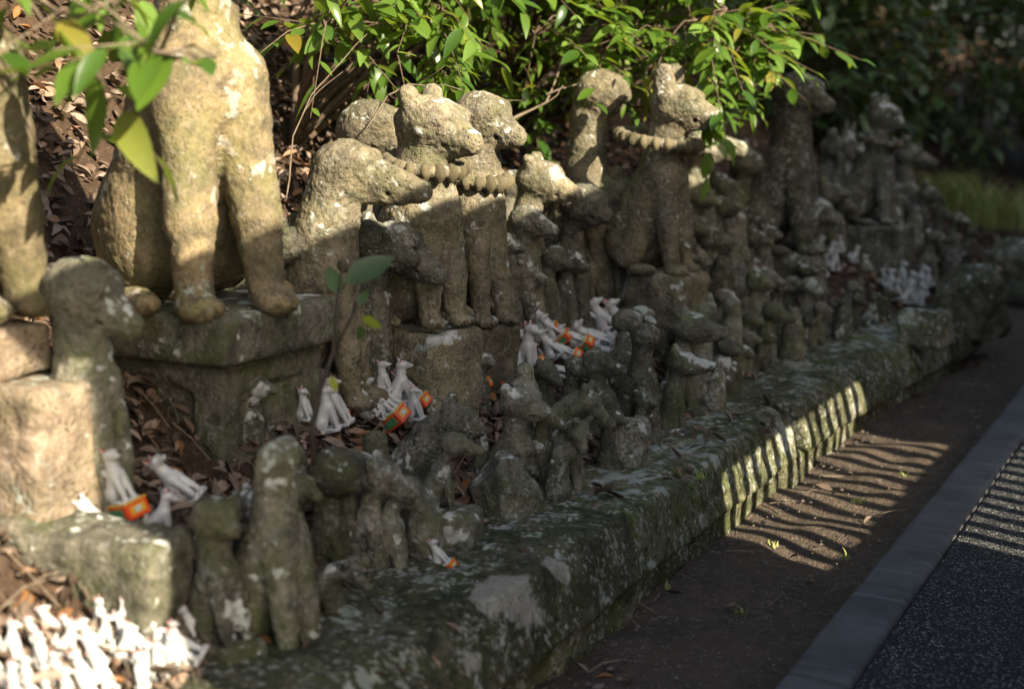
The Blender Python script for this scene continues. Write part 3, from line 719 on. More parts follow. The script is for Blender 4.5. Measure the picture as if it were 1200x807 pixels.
# ---- the shaded far cluster; more lichen stone, its paleness standing in for top highlights
G = 'small stone foxes crowded in the shaded far cluster'
GL = 'small weathered stone fox crowded in the shaded far cluster'
S((934, 325), (938, 86), 'sit', 'tall shaded fox with smooth domed head and lichened foreleg', -5, 'lichen', plinth=28, hs=1.22, sl=.14, hz=.85, ear='none', leg=1.2, nk=1.25, bulk=1.15, pw=.12)
S((1016, 300), (1032, 108), 'sit', 'tall shaded fox with neck ring on square plinth', -12, 'lichen', plinth=38, hs=1.15, sl=.13, ear='round', collar=True, cz=.66, cr=.15, pw=.15)
S((1060, 270), (1062, 158), 'sit', 'shaded fox looking sideways behind the plinth', 20, 'grey', hs=1.3)
S((872, 292), (872, 163), 'sit', 'shaded upright fox with raised snout below the shrub', 12, 'grey', hs=1.3, sl=.2)
S((902, 300), (898, 205), 'sit', 'shaded fox with open pricked ears and white muzzle', 14, 'grey', ear='point', hs=1.4)
far = [((828, 310), 150), ((812, 318), 205), ((838, 316), 222), ((858, 322), 224), ((800, 322), 250), ((830, 350), 262), ((818, 345), 285), ((880, 300), 232), ((862, 345), 280), ((900, 330), 262), ((965, 290), 205),
       ((985, 290), 222), ((958, 330), 232), ((1066, 262), 205), ((1085, 285), 212), ((1100, 300), 235), ((1122, 300), 250), ((1092, 330), 268), ((1118, 330), 275), ((1010, 350), 300), ((950, 395), 325), ((975, 400), 350), ((955, 350), 300),
       ((1072, 292), 240), ((1000, 372), 330), ((1135, 302), 262), ((975, 250), 150), ((996, 236), 145), ((1046, 300), 225), ((915, 385), 325), ((940, 352), 305)]
for i, (bp, ty) in enumerate(far):
    kd = ('sit', 'cub', 'sit', 'stump', 'cub')[i % 5]
    S(bp, (bp[0], ty), kd, 'small '+look(kd, ('none', 'stub', 'round', 'point')[i % 4])+' stone fox crowded in the shaded far cluster', rnd.uniform(-15, 25), ('lichen', 'grey', 'lichen')[i % 3], group=G, hs=rnd.uniform(1.1, 1.5), sl=rnd.uniform(.12, .2), hp=rnd.uniform(-25, 5), ear=('none', 'stub', 'round', 'point')[i % 4])
G3 = 'small stone foxes squeezed between the taller ones on the slope'
for i, (bp, ty) in enumerate([((705, 335), 262), ((640, 345), 258), ((604, 352), 256), ((668, 338), 262), ((742, 340), 252), ((792, 345), 260), ((806, 338), 250), ((560, 470), 405), ((545, 300), 205), ((655, 300), 215), ((600, 300), 200), ((835, 285), 195), ((850, 300), 210), ((785, 300), 215), ((815, 375), 315), ((880, 330), 262), ((300, 520), 440), ((350, 440), 330)]):
    S(bp, (bp[0], ty), ('cub', 'sit', 'cub')[i % 3], 'small '+look(('cub', 'sit', 'cub')[i % 3], ('none', 'stub', 'none', 'round')[i % 4])+' stone fox squeezed between taller foxes on the slope', rnd.uniform(-10, 25), ('grey', 'lichen', 'dark')[i % 3], group=G3, hs=rnd.uniform(1.2, 1.5), sl=rnd.uniform(.12, .2), hp=rnd.uniform(-25, 5), ear=('none', 'stub', 'none', 'round')[i % 4])
G4 = 'small stone foxes in the front row on the ledge'
for i, (bp, ty) in enumerate([((852, 458), 398), ((874, 440), 384), ((916, 424), 374), ((946, 414), 366), ((962, 408), 352), ((990, 398), 350), ((1006, 392), 345), ((1024, 384), 340), ((780, 505), 446), ((824, 480), 424), ((1042, 378), 338), ((655, 585), 522), ((720, 548), 480), ((752, 525), 452), ((840, 478), 420), ((868, 455), 400), ((895, 440), 388), ((935, 420), 372), ((620, 600), 540)]):
    S(bp, (bp[0], ty), ('cub', 'sit', 'stump')[i % 3], 'small worn '+look(('cub', 'sit', 'stump')[i % 3], ('none', 'stub')[i % 2])+' stone fox filling a gap in the front row', rnd.uniform(-10, 25), ('dark', 'grey', 'lichen')[i % 3], group=G4, hs=rnd.uniform(1.2, 1.5), sl=rnd.uniform(.12, .2), hp=rnd.uniform(-25, 5), ear=('none', 'stub')[i % 2])
G5 = 'second row of small stone foxes behind the ledge row'
for i, y5 in enumerate([2.05, 2.2, 2.36, 3.28, 3.42, 3.56, 3.7, 3.85, 4.0, 4.12, 4.28, 4.42, 4.56, 4.7, 4.86, 5.0, 5.2, 5.4, 5.6]):
    x5 = -1.60-rnd.uniform(0, .10); pp = pix((x5, y5, hill(x5, y5))); h5 = rnd.uniform(.16, .23)*FPX/pp[2]
    S((pp[0], pp[1]), (pp[0]+4, pp[1]-h5), ('sit', 'cub', 'cub', 'stump')[i % 4], 'small '+look(('sit', 'cub', 'cub', 'stump')[i % 4], ('none', 'stub', 'none')[i % 3])+' stone fox in the second row behind the ledge', rnd.uniform(-20, 25), ('grey', 'dark', 'lichen')[i % 3], group=G5, hs=rnd.uniform(1.2, 1.55), sl=rnd.uniform(.1, .19), hp=rnd.uniform(-25, 5), ear=('none', 'stub', 'none')[i % 3])
S((1140, 392), (1140, 308), 'rock', 'big dark boulder at the far end of the wall', 0, 'grey', ax=.46, ay=.5)
S((1196, 345), (1188, 278), 'rock', 'second boulder beyond the wall end', 0, 'grey', ax=.6, ay=.5)
S((1085, 400), (1085, 360), 'rock', 'lichened stone lying past the last capstone', 0, 'lichen', ax=.7, ay=.6)

# ------------------------------------------------------------------ white porcelain foxes
def build_white(seed, style):
    """unit-high little porcelain fox; style 0 plain foot, 1 painted orange base"""
    o = thing('porcelain_fox', 'small white porcelain fox', 'porcelain fox')
    zb = .0 if style == 0 else .17
    P = [p for p in fox_prims('sit', dict(hs=1.05, sl=.17, hp=-6, ear='none', bulk=1.15, leg=1.1, nk=1.1))]
    P.append(pr_b((-.01, 0, -.02), (.22, .15, .035), .03))
    me = sdf_mesh(P, 1/52, .035, 'figure'); me.transform(Matrix.Translation((0, 0, .05)) @ Matrix.Diagonal((1.25*.92*(1-zb), 1.25*.92*(1-zb), .92*(1-zb), 1)));
    me.transform(Matrix.Translation((0, 0, zb))); link('figure', me, M['porcelain'], o)
    s = .92*(1-zb)
    def up(x, y_, z): return (x*s*1.25, y_*s*1.25, z*s+.05+zb)
    for sg in (-1, 1):
        e = link('ear', tube([up(.035, sg*.05, .90), up(.025, sg*.062, .955), up(.018, sg*.072, 1.01)], [.036*s, .028*s, .004], 7, 'ear'), M['porcelain'], o)
        link('ear_lining', tube([up(.058, sg*.05, .915), up(.046, sg*.062, .955), up(.034, sg*.070, .992)], [.020*s, .018*s, .003], 6, 'ear_lining'), M['red'], e)
        link('eye', sdf_mesh([pr_e(up(.165, sg*.058, .862), (.016, .008, .007))], .004, .004, 'eye'), M['black'], o)
    link('nose', sdf_mesh([pr_e(up(.262, 0, .815), .012)], .005, .004, 'nose'), M['black'], o)
    link('mouth', sdf_mesh([pr_e(up(.235, 0, .792), (.02, .024, .006))], .005, .004, 'mouth'), M['red'], o)
    if style == 1:
        b = link('base', box_mesh((-.23, -.18, -.03), (.25, .18, .20), .012, 'base'), M['orange'], o)
        link('gold_rim', box_mesh((-.235, -.186, .185), (.256, .186, .212), .006, 'gold_rim'), M['gold'], b)
        link('green_panel', box_mesh((-.16, -.186, .02), (.17, -.178, .155), .002, 'green_panel'), M['green'], b)
        link('green_panel', box_mesh((-.16, .178, .02), (.17, .186, .155), .002, 'green_panel'), M['green'], b)
        link('front_panel', box_mesh((.247, -.12, .03), (.256, .12, .150), .002, 'front_panel'), M['gold'], b)
        link('crest', box_mesh((.254, -.05, .05), (.259, .05, .13), .002, 'crest'), M['porcelain'], b)
    return o
protoW = [build_white(1, 0), build_white(2, 1)]
usedW = [False, False]
FWD = Vector((-math.sin(YAW), math.cos(YAW), 0))
def white(px, py, hpx, label, lean=0, yaw=0, style=0, group=None, pitch=0, lift=0):
    p, k = hit(px, py)
    o = protoW[style] if not usedW[style] else copy_tree(protoW[style]); usedW[style] = True
    h = hpx/FPX*k*(1.08 if py < 620 else 1)
    o.location = p+Vector((0, 0, lift*h+(.02 if py < 620 else 0))); o.scale = (h,)*3
    m = Matrix.Rotation(rad(lean), 3, FWD) @ Matrix.Rotation(rad(yaw), 3, 'Z') @ Matrix.Rotation(rad(pitch), 3, 'Y')
    o.rotation_mode = 'XYZ'; o.rotation_euler = m.to_euler()
    tag(o, label, 'porcelain fox', group)
    if 'group' in o and not group: del o['group']
    return o
WG = 'white porcelain foxes in the sunlit near cluster'
WL = 'little sunlit white porcelain fox packed in the near cluster below the step stone'
for r_, (xa, ya, xb, yb, n, hh) in enumerate([(8, 818, 235, 752, 9, 52), (0, 796, 205, 730, 9, 50), (-10, 776, 175, 722, 8, 48), (30, 845, 190, 796, 7, 56), (20, 832, 215, 775, 8, 54)]):
    for i in range(n):
        t = (i+rnd.uniform(-.25, .25))/(n-1)
        white(xa+(xb-xa)*t, ya+(yb-ya)*t+rnd.uniform(-6, 6), hh*rnd.uniform(.7, 1.0), WL, rnd.gauss(-22, 16), rnd.uniform(-40, 40), 0, WG)
white(236, 782, 88, 'white porcelain fox lying on its back with flat base toward the ledge', -58, -20, 0, lift=.1)
white(178, 718, 66, 'white porcelain fox standing tallest over the sunlit near cluster', -4, 10, 0)
white(152, 616, 82, 'white porcelain fox with orange base carrying a pale panel, beside thin fox', -18, -10, 1)
white(140, 640, 76, 'white porcelain fox tipped over on its face against the block', -40, 150, 0, lift=.05)
white(186, 626, 58, 'small white porcelain fox behind the one on orange base', 8, 30, 0)
white(230, 606, 74, 'white porcelain fox lying slumped below the stepped pedestal', -48, 0, 0, lift=.08)
# among the leaves left of the square plinth
white(400, 510, 62, 'white porcelain fox by the sapling foot with yellow trim', -20, 10, 0)
white(386, 516, 56, 'white porcelain fox nearest the sapling stem', -10, 30, 0)
white(432, 478, 50, 'white porcelain fox half buried in leaves', -28, 10, 0)
white(466, 505, 66, 'white porcelain fox fallen back on large orange box base with green panel', -42, 0, 1)
white(452, 474, 44, 'small white porcelain fox peering left of the pink-eared one', -12, 20, 0)
white(470, 482, 52, 'white porcelain fox with pink ears turned aside among leaves', -4, 40, 0)
white(494, 486, 52, 'white porcelain fox leaning back on red base by the square plinth', -38, 0, 1)
white(545, 462, 26, 'tiny white porcelain fox head beside the square plinth', 0, 10, 0)
white(566, 462, 48, 'white porcelain fox, left of a leaning pair on red bases', -24, 10, 1)
white(580, 458, 50, 'white porcelain fox, right of a leaning pair on red bases', -24, 10, 1)
white(615, 445, 60, 'glossy white porcelain fox with cub seated on a stone', 2, -10, 0)
white(604, 446, 44, 'glossy white porcelain fox with raised tail beside the larger one', 0, 130, 0)
white(636, 442, 42, 'white porcelain fox lying on its side with red base', -62, 0, 1, lift=.06)
white(662, 408, 42, 'white porcelain fox sliding down the leaves behind the glossy pair', -48, 10, 1)
white(668, 450, 34, 'white porcelain fox lying by the sturdy fox', -70, 0, 0, lift=.06)
white(690, 418, 44, 'white porcelain fox with gold base lying on leaves', -60, 0, 1, lift=.06)
white(715, 418, 54, 'white porcelain fox lying flat among dead leaves', -64, 0, 0, lift=.06)
white(720, 400, 52, 'broad white porcelain fox tipped back above the stumps', -40, 20, 0)
white(738, 400, 50, 'white porcelain fox pair member tipped back beside the broad one', -38, 10, 0)
white(690, 348, 40, 'white porcelain fox on red and green base in front of ball-headed fox', -20, 0, 1)
white(752, 376, 70, 'upright white porcelain fox with gold band leaning on garlanded fox plinth', -16, 8, 1)
white(812, 362, 38, 'white porcelain fox beside the garlanded fox plinth', -10, 10, 0)
for (px, py, hh, ln, st_, lb) in [(648, 402, 44, -40, 1, 'white porcelain fox reclining on red base above the sturdy fox'), (705, 392, 46, -52, 0, 'white porcelain fox reclining under the broad one'), (728, 432, 40, -66, 0, 'white porcelain fox fallen beside the dark leaning stump'),
        (676, 432, 40, -58, 1, 'white porcelain fox with red base wedged under dead leaves'), (655, 428, 40, -44, 0, 'white porcelain fox slumped behind the glossy seated one'), (412, 492, 46, -30, 0, 'white porcelain fox leaning between sapling and orange box'), (440, 500, 50, -36, 0, 'white porcelain fox sprawled before the orange box'),
        (820, 372, 34, -14, 0, 'white porcelain fox behind the big-headed stone fox'), (360, 505, 40, -12, 0, 'white porcelain fox peeping out behind the sapling stem'), (522, 470, 30, -40, 0, 'white porcelain shard-like fox under the square plinth')]:
    white(px, py, hh, lb, ln, rnd.uniform(-15, 25), st_, lift=.06)
white(526, 668, 46, 'white porcelain fox leaning back on red base at the edge of the ledge', -34, 0, 1)
WG3 = 'white porcelain foxes strewn over the dead leaves'
for i in range(22):
    px, py = ((rnd.uniform(385, 500), rnd.uniform(455, 505)), (rnd.uniform(545, 610), rnd.uniform(432, 470)), (rnd.uniform(620, 740), rnd.uniform(375, 440)))[i % 3]
    white(px, py, rnd.uniform(26, 42), 'little white porcelain fox strewn over the dead leaves between stone foxes', rnd.gauss(-38, 22), rnd.uniform(-40, 60), 1 if i % 5 == 0 else 0, WG3, lift=.06)
WG2 = 'white porcelain foxes scattered in the shaded far cluster'
WL2 = 'white porcelain fox standing in the shaded far cluster'
for (px, py, hh) in [(878, 352, 34), (888, 362, 40), (902, 346, 30), (914, 330, 26), (884, 335, 28), (958, 302, 22), (968, 312, 26), (978, 322, 26), (966, 330, 24), (986, 300, 20), (1046, 345, 26), (1056, 338, 28), (1066, 350, 28), (1074, 344, 30), (1082, 352, 26), (1062, 360, 26), (1076, 362, 24), (1052, 356, 24), (1090, 340, 22), (1040, 338, 20), (1000, 312, 20), (1018, 322, 20)]:
    white(px, py, hh, WL2, rnd.uniform(-30, 20), rnd.uniform(-30, 40), 0, WG2)

# ------------------------------------------------------------------ leaves
def leaf_geo(L=1.0, W=.4, droop=.18, fold=.12, n=6, tipw=1.0, twist=0):
    V = []; Fc = []
    for i in range(n+1):
        t = i/n; wd = W*.5*(math.sin(math.pi*min(1, t**.85*1.0))**.8 if 0 < t < 1 else 0.02)
        z = -droop*t*t*L; x = t*L; a = twist*t
        V += [(x, wd*math.cos(a), z+fold*wd+wd*math.sin(a)), (x, 0, z), (x, -wd*math.cos(a), z+fold*wd-wd*math.sin(a))]
    for i in range(n):
        a = i*3; Fc += [(a, a+1, a+4, a+3), (a+1, a+2, a+5, a+4)]
    return V, Fc
def frame(d, up):
    x = d.normalized(); y_ = up.cross(x)
    if y_.length < 1e-4: y_ = x.orthogonal()
    y_.normalize(); z = x.cross(y_)
    return Matrix((x, y_, z)).transposed()
def join_leaves(mats, geos, name):
    Vs = []; Fs = []; n = 0
    for (m, gi) in mats:
        V, Fc = geos[gi]; A = np.array(V+[(0, 0, 0)])[:-1]; mm = np.array(m); Vs.append(A @ mm[:3, :3].T+mm[:3, 3]); Fs.append(np.array(Fc)+n); n += len(V)
    return mesh_from(np.concatenate(Vs), np.concatenate(Fs), name)
G_LEAF = [leaf_geo(1, .40, .16, .25), leaf_geo(1, .36, .30, .30, twist=.25), leaf_geo(1, .44, .08, .15, twist=-.2), leaf_geo(1, .38, .45, .35)]
LEAFM = [mesh_from(*g, 'leaf') for g in G_LEAF]
for m_ in LEAFM: m_.materials.append(M['leaf'])
LEAFD = [mesh_from(*g, 'leaf') for g in G_LEAF]
for m_ in LEAFD: m_.materials.append(M['leaf_dark'])

def shrub(name, label, root, crowns, leafL, cat='shrub', nobj=300, seed=1, mat='leaf', meshes=None, wood='bark', limb_r=.014, droop=.5, group=None, out=None):
    r_ = random.Random(seed); meshes = meshes or LEAFM
    o = thing(name, label, cat, root, 0, group); root = Vector(root)
    mats = []; tubesV = []; tubesF = []; nv = 0
    def add_tube(pts, rr, seg=5):
        nonlocal nv
        me = tube([p-root for p in pts], rr, seg); V = [tuple(v.co) for v in me.vertices]; Fc = [[i+nv for i in p.vertices] for p in me.polygons]
        tubesV.extend(V); tubesF.extend(Fc); nv += len(V); bpy.data.meshes.remove(me)
    limbs = []
    for (c, rr, ntw) in crowns:
        c = Vector(c); rr = Vector(rr)
        nl = max(2, ntw//14)
        mine = []
        for _ in range(nl):
            e = c+Vector((rr.x*r_.uniform(-.8, .8), rr.y*r_.uniform(-.8, .8), rr.z*r_.uniform(-.6, .7)))
            mid = root.lerp(e, .5)+Vector((r_.uniform(-.08, .08), r_.uniform(-.08, .08), r_.uniform(.05, .22)))
            pts = []
            for i in range(9):
                t = i/8; p = root*(1-t)**2+mid*2*t*(1-t)+e*t*t
                pts.append(p+Vector((r_.uniform(-1, 1), r_.uniform(-1, 1), r_.uniform(-1, 1)))*.012)
            add_tube(pts, [limb_r*(1-.75*i/8) for i in range(9)], 6); mine.append(pts)
        for _ in range(ntw):
            while True:
                d = Vector((r_.uniform(-1, 1), r_.uniform(-1, 1), r_.uniform(-1, 1)))
                if .25 < d.length < 1: break
            p = c+Vector((d.x*rr.x, d.y*rr.y, d.z*rr.z))
            lp = min((q for pts in mine for q in pts[4:]), key=lambda q: (q-p).length)
            dirn = ((p-lp).normalized()*.8+d*.5+(out or Vector((.5, -.25, 0)))*.5+Vector((0, 0, -.25*droop))).normalized()
            TL = leafL*r_.uniform(2.6, 4.4)
            a, b_ = p-dirn*TL*.45, p+dirn*TL*.55+Vector((0, 0, -.12*TL*droop))
            m1 = lp.lerp(a, .6)+Vector((0, 0, .02))
            add_tube([lp, m1, a, p+Vector((0, 0, .03*TL)), b_], [.0035, .003, .0026, .002, .0012], 4)
            nlv = r_.randint(7, 11)
            for i in range(nlv):
                t = (i+.6)/nlv; q = a.lerp(p, t*2) if t < .5 else p.lerp(b_, t*2-1)
                side = dirn.cross(Vector((0, 0, 1)))
                if side.length < .05: side = Vector((1, 0, 0))
                side.normalize(); sg = 1 if i % 2 else -1
                ld = dirn*(.55 if i < nlv-1 else 1.4)+side*sg*r_.uniform(.5, 1.0)+Vector((0, 0, r_.uniform(-.75, .15)*droop))+Vector((r_.uniform(-.3, .3),)*3)
                L = leafL*r_.uniform(.45, 1.22)*(1 if t < .8 else .8)
                mt = Matrix.Translation(q-root) @ (frame(ld, Vector((r_.uniform(-.4, .6), r_.uniform(-.5, .3), 1)).normalized()).to_4x4()) @ Matrix.Diagonal((L, L*r_.uniform(.8, 1.15), L, 1))
                mats.append((mt, r_.randrange(len(G_LEAF)), q))
    link('branches', mesh_from(tubesV, tubesF, 'branches'), M[wood], o)
    vis = []; rest = []
    for m in mats:
        pp = pix(m[2])
        (vis if pp and -10 < pp[0] < 1210 and -10 < pp[1] < 500 else rest).append((pp[2] if pp else 99, m))
    vis.sort(key=lambda t: t[0])
    for _, m in vis[:nobj]:
        l = link('leaf', meshes[m[1]], None, o); l.matrix_local = m[0]
    rest = [(m[0], m[1]) for _, m in vis[nobj:]+rest]
    if rest:
        f = link('foliage', join_leaves(rest, G_LEAF, 'foliage'), M[mat], o); f['kind'] = 'stuff'
    return o
OUT = Vector((.75, -.45, -.1))
def cr(px, py, k, rx, ry, rz, n): return (at(px, py, k), (rx, ry, rz), n)
shrub('evergreen_shrub', 'sunlit glossy evergreen shrub arching over the garlanded fox', (-2.75, 5.0, hill(-2.75, 5.0)-.05),
      [cr(700, 40, 5.0, .30, .35, .20, 34), cr(640, 110, 5.3, .22, .25, .15, 15), cr(820, 50, 4.9, .26, .35, .17, 36), cr(890, 45, 5.0, .16, .2, .06, 14), cr(835, 135, 5.0, .07, .10, .08, 8),
       cr(720, -90, 5.1, .5, .5, .28, 110), cr(860, -110, 5.1, .5, .5, .28, 100), cr(610, -70, 5.2, .4, .4, .26, 90)], .100, seed=4, out=OUT)
shrub('evergreen_shrub', 'sunlit long-leaved evergreen shrub above the long-snouted fox', (-2.75, 3.75, hill(-2.75, 3.75)-.05),
      [cr(400, 25, 4.0, .18, .2, .10, 10), cr(480, 30, 4.3, .24, .25, .12, 12), cr(520, 75, 4.4, .10, .12, .05, 5), cr(470, -95, 4.3, .35, .35, .2, 60), cr(560, -60, 4.7, .35, .35, .2, 60)], .105, seed=9, droop=.9, out=OUT)
shrub('overhanging_branch', 'dark glossy leafy branch hanging before the biggest fox statue', (-2.15, 1.55, 1.45),
      [cr(160, 66, 2.30, .05, .05, .015, 3), cr(75, 20, 2.35, .03, .05, .02, 2), cr(70, -110, 2.4, .2, .2, .08, 8)], .115, 'branch', 120, 5, 'leaf', LEAFM, 'twig', .006, droop=1.2, out=OUT)
# shaded undergrowth behind
SG = 'dark evergreen shrubs in the deep shade behind the statues'
for i, (x, y, z, rx, n, lb) in enumerate([(-3.6, 3.2, 1.75, .9, 120, 'dark evergreen shrub in shade up the bank behind the biggest fox'), (-3.5, 5.0, 1.8, .9, 120, 'dark evergreen shrub in shade behind the long-leaved shrub'), (-3.4, 7.0, 1.6, 1.0, 150, 'dark evergreen shrub in shade behind the domed fox'),
                                  (-2.9, 9.3, 1.5, 1.1, 170, 'dark evergreen shrub in shade behind the grass tuft'), (-2.6, 12.0, 1.5, 1.4, 190, 'dark evergreen shrub in shade past the far boulders'), (-1.2, 14.5, 1.4, 1.6, 230, 'dark evergreen shrub closing the view at the path bend'), (-4.2, 9.2, 2.3, 1.3, 200, 'dark evergreen shrub on the upper bank behind the far cluster'), (-4.6, 12.5, 2.4, 1.6, 220, 'dark evergreen shrub on the upper bank deep in the wood')]):
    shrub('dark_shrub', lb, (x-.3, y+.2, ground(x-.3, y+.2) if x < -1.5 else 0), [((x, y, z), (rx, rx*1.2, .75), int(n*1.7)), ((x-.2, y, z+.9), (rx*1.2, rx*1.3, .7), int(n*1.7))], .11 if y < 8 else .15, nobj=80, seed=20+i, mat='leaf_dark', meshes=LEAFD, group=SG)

# ------------------------------------------------------------------ trees up the bank (crowns above the view, they close the sky)
def tree(x, y, h, r, seed, label):
    r_ = random.Random(seed); z0 = ground(x, y)-.1
    o = thing('evergreen_tree', label, 'tree', (x, y, z0), 0, 'trees up the bank')
    link('trunk', tube([(0, 0, 0), (.06, .03, h*.3), (.02, .1, h*.6), (0, 0, h)], [.20, .15, .11, .03], 10), M['bark'], o)
    tv = []; 
    for q in range(9):
        t = r_.uniform(.4, .95); a = r_.uniform(0, 6.28); e = Vector((math.cos(a)*r*.7, math.sin(a)*r*.7, h*t+r_.uniform(.2, .8)))
        link('limb', tube([(0, 0, h*t*.85), e*.5+Vector((0, 0, h*t*.45)), e], [.06, .04, .01], 6), M['bark'], o)
    ms = []
    for _ in range(2600):
        d = Vector((r_.gauss(0, .5), r_.gauss(0, .5), r_.gauss(0, .42)))
        p = Vector((d.x*r, d.y*r, h*.82+d.z*r))
        L = r_.uniform(.12, .22)
        ms.append((Matrix.Translation(p) @ frame(Vector((r_.uniform(-1, 1), r_.uniform(-1, 1), r_.uniform(-1, .3))), Vector((r_.uniform(-.5, .5), r_.uniform(-.5, .5), 1)).normalized()).to_4x4() @ Matrix.Diagonal((L, L*1.2, L, 1)), r_.randrange(4)))
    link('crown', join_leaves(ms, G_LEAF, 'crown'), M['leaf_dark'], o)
for i, (x, y, h, r) in enumerate([(-5.2, 2.5, 3.8, 2.0), (-5.0, 6.0, 4.2, 2.2), (-4.6, 10.0, 4.5, 2.4), (-1.5, 17.5, 5.5, 3.0), (-5.5, 14.5, 5, 2.8), (2.5, 21, 6.0, 3.4)]):
    tree(x, y, h, r, 60+i, ['evergreen tree up the bank behind the biggest fox', 'evergreen tree up the bank behind the sunlit shrub', 'evergreen tree above the far cluster', 'evergreen tree closing the far end of the path', 'evergreen tree deep in the wood', 'evergreen tree beside the path end'][i])

# ------------------------------------------------------------------ bare twigs and the sapling
def twig(label, pts, r0=.0035, side=()):
    ps = [at(*p) for p in pts]; o = thing('bare_twig', label, 'twig', ps[0])
    def crv(P):
        out = []
        for i in range(len(P)-1):
            for t in (0, .33, .66): out.append(P[i].lerp(P[i+1], t)+Vector((rnd.uniform(-1, 1), rnd.uniform(-1, 1), rnd.uniform(-1, 1)))*.003)
        return out+[P[-1]]
    c = [p-ps[0] for p in crv(ps)]
    link('stem', tube(c, [r0*(1-.6*i/len(c)) for i in range(len(c))], 6), M['twig'], o)
    for s_ in side:
        c = [p-ps[0] for p in crv([at(*p) for p in s_])]
        link('side_shoot', tube(c, [r0*.6*(1-.5*i/len(c)) for i in range(len(c))], 5), M['twig'], o)
twig('pale arching bare twig over the white-faced ringed fox', [(428, 152, 3.9), (455, 112, 3.95), (478, 98, 4.0), (520, 100, 4.05), (580, 116, 4.1), (612, 118, 4.2)], .0022, [[(455, 112, 3.95), (470, 118, 3.9), (490, 100, 3.85), (520, 78, 3.8)]])
twig('thin upright bare twig beside the biggest fox foreleg', [(336, 236, 3.3), (345, 160, 3.35), (365, 112, 3.4), (392, 80, 3.45), (430, 40, 3.5)], .002, [[(355, 130, 3.38), (372, 108, 3.4), (402, 84, 3.45)]])
twig('forked bare branch behind the slim sunlit fox', [(592, 142, 4.5), (640, 120, 4.6), (655, 85, 4.8), (665, 40, 4.9)], .0045, [[(590, 148, 4.5), (625, 128, 4.5), (650, 115, 4.5), (660, 100, 4.5)], [(640, 110, 4.6), (690, 95, 4.8), (740, 80, 4.9)]])
twig('pale branch above the garlanded fox', [(735, 52, 4.9), (790, 50, 4.9), (850, 48, 4.9), (925, 44, 4.9)], .005, [[(745, 72, 4.9), (800, 72, 4.9)]])
sb, sk_ = hit(366, 516)
sk_ = 2.62
sap = thing('sapling', 'thin dark sapling with a few leaves rising before the lichen-spotted fox', 'sapling', at(368, 535, sk_))
s0 = at(368, 535, sk_)
def sv(px, py, dk=0): return at(px, py, sk_+dk)-s0
link('stem', tube([sv(368, 545), sv(366, 500), sv(375, 455), sv(391, 412), sv(394, 360), sv(400, 318)], [.006, .0055, .005, .0045, .003, .0015], 7), M['stem'], sap)
link('side_shoot', tube([sv(391, 412), sv(410, 375, .02), sv(424, 340, .03), sv(430, 325, .03)], [.0035, .003, .0022, .0012], 6), M['stem'], sap)
for (px, py, dx, dy, L, mt) in [(404, 330, 58, -32, .105, 'leaf_dark'), (398, 345, -16, -38, .065, 'leaf_dark'), (424, 372, 26, 12, .045, 'leaf_young'), (420, 358, 14, -26, .04, 'leaf_dark'), (388, 440, 10, 32, .035, 'leaf_young'), (424, 380, -4, 26, .035, 'leaf_dark')]:
    a = sv(px, py); d = sv(px+dx, py+dy, .02)-a
    me = mesh_from(*leaf_geo(1, .46, .12, .2), 'leaf'); me.materials.append(M[mt])
    l = link('leaf', me, None, sap); l.matrix_local = Matrix.Translation(a) @ frame(d, Vector((.35, -.75, .5))).to_4x4() @ Matrix.Diagonal((L, L, L, 1))

# ------------------------------------------------------------------ fallen leaves
G_DEAD = [leaf_geo(1, .44, -.25, .8, 5, twist=.6), leaf_geo(1, .5, .35, .5, 5, twist=-.8), leaf_geo(1, .4, -.1, 1.1, 5, twist=.2), leaf_geo(1, .46, .1, .25, 5, twist=1.1)]
DEADM = [mesh_from(*g, 'fallen_leaf') for g in G_DEAD]
for m_ in DEADM: m_.materials.append(M['dead'])
def dead_mat(x, y, z, sl, L):
    nrm = Vector((sl, 0, 1)).normalized()+Vector((rnd.gauss(0, .28), rnd.gauss(0, .28), 0))
    a = rnd.uniform(0, 6.283); d = Vector((math.cos(a), math.sin(a), 0)); d = (d-nrm.normalized()*d.dot(nrm.normalized()))
    return Matrix.Translation((x, y, z)) @ frame(d, nrm.normalized()).to_4x4() @ Matrix.Diagonal((L, L*rnd.uniform(.7, 1.2), L, 1))
lit = []
for _ in range(9500):
    y = rnd.uniform(1.3, 9.5); x = toe(y)-abs(rnd.gauss(0, .75))-.01
    if rnd.random() < .45: y = rnd.uniform(1.5, 5.0)
    lit.append((x, y))
for _ in range(6500): lit.append((rnd.uniform(-3.7, -2.1), rnd.uniform(2.0, 6.2)))
vis = []; rest = []
for (x, y) in lit:
    p = Vector((x, y, hill(x, y)+rnd.uniform(.0, .018))); pp = pix(p)
    m = (dead_mat(*p, .6, rnd.uniform(.025, .062)), rnd.randrange(4))
    (vis if pp and 0 < pp[0] < 900 and 0 < pp[1] < 807 and pp[2] < 4.8 and x > -2.35 else rest).append(m)
rnd.shuffle(vis)
for m in vis[:260]:
    l = link('fallen_leaf', DEADM[m[1]], None); l.matrix_world = m[0]
    tag(l, 'curled brown fallen leaf lying on the bank between the statues', 'leaf', 'fallen leaves on the bank')
lo_ = link('leaf_litter', join_leaves(vis[260:]+rest, G_DEAD, 'leaf_litter'), M['dead']); tag(lo_, 'brown and tan dead leaf litter covering the bank', 'leaf litter', kind='stuff')
LGRP = 'fallen leaves on wall and soil'
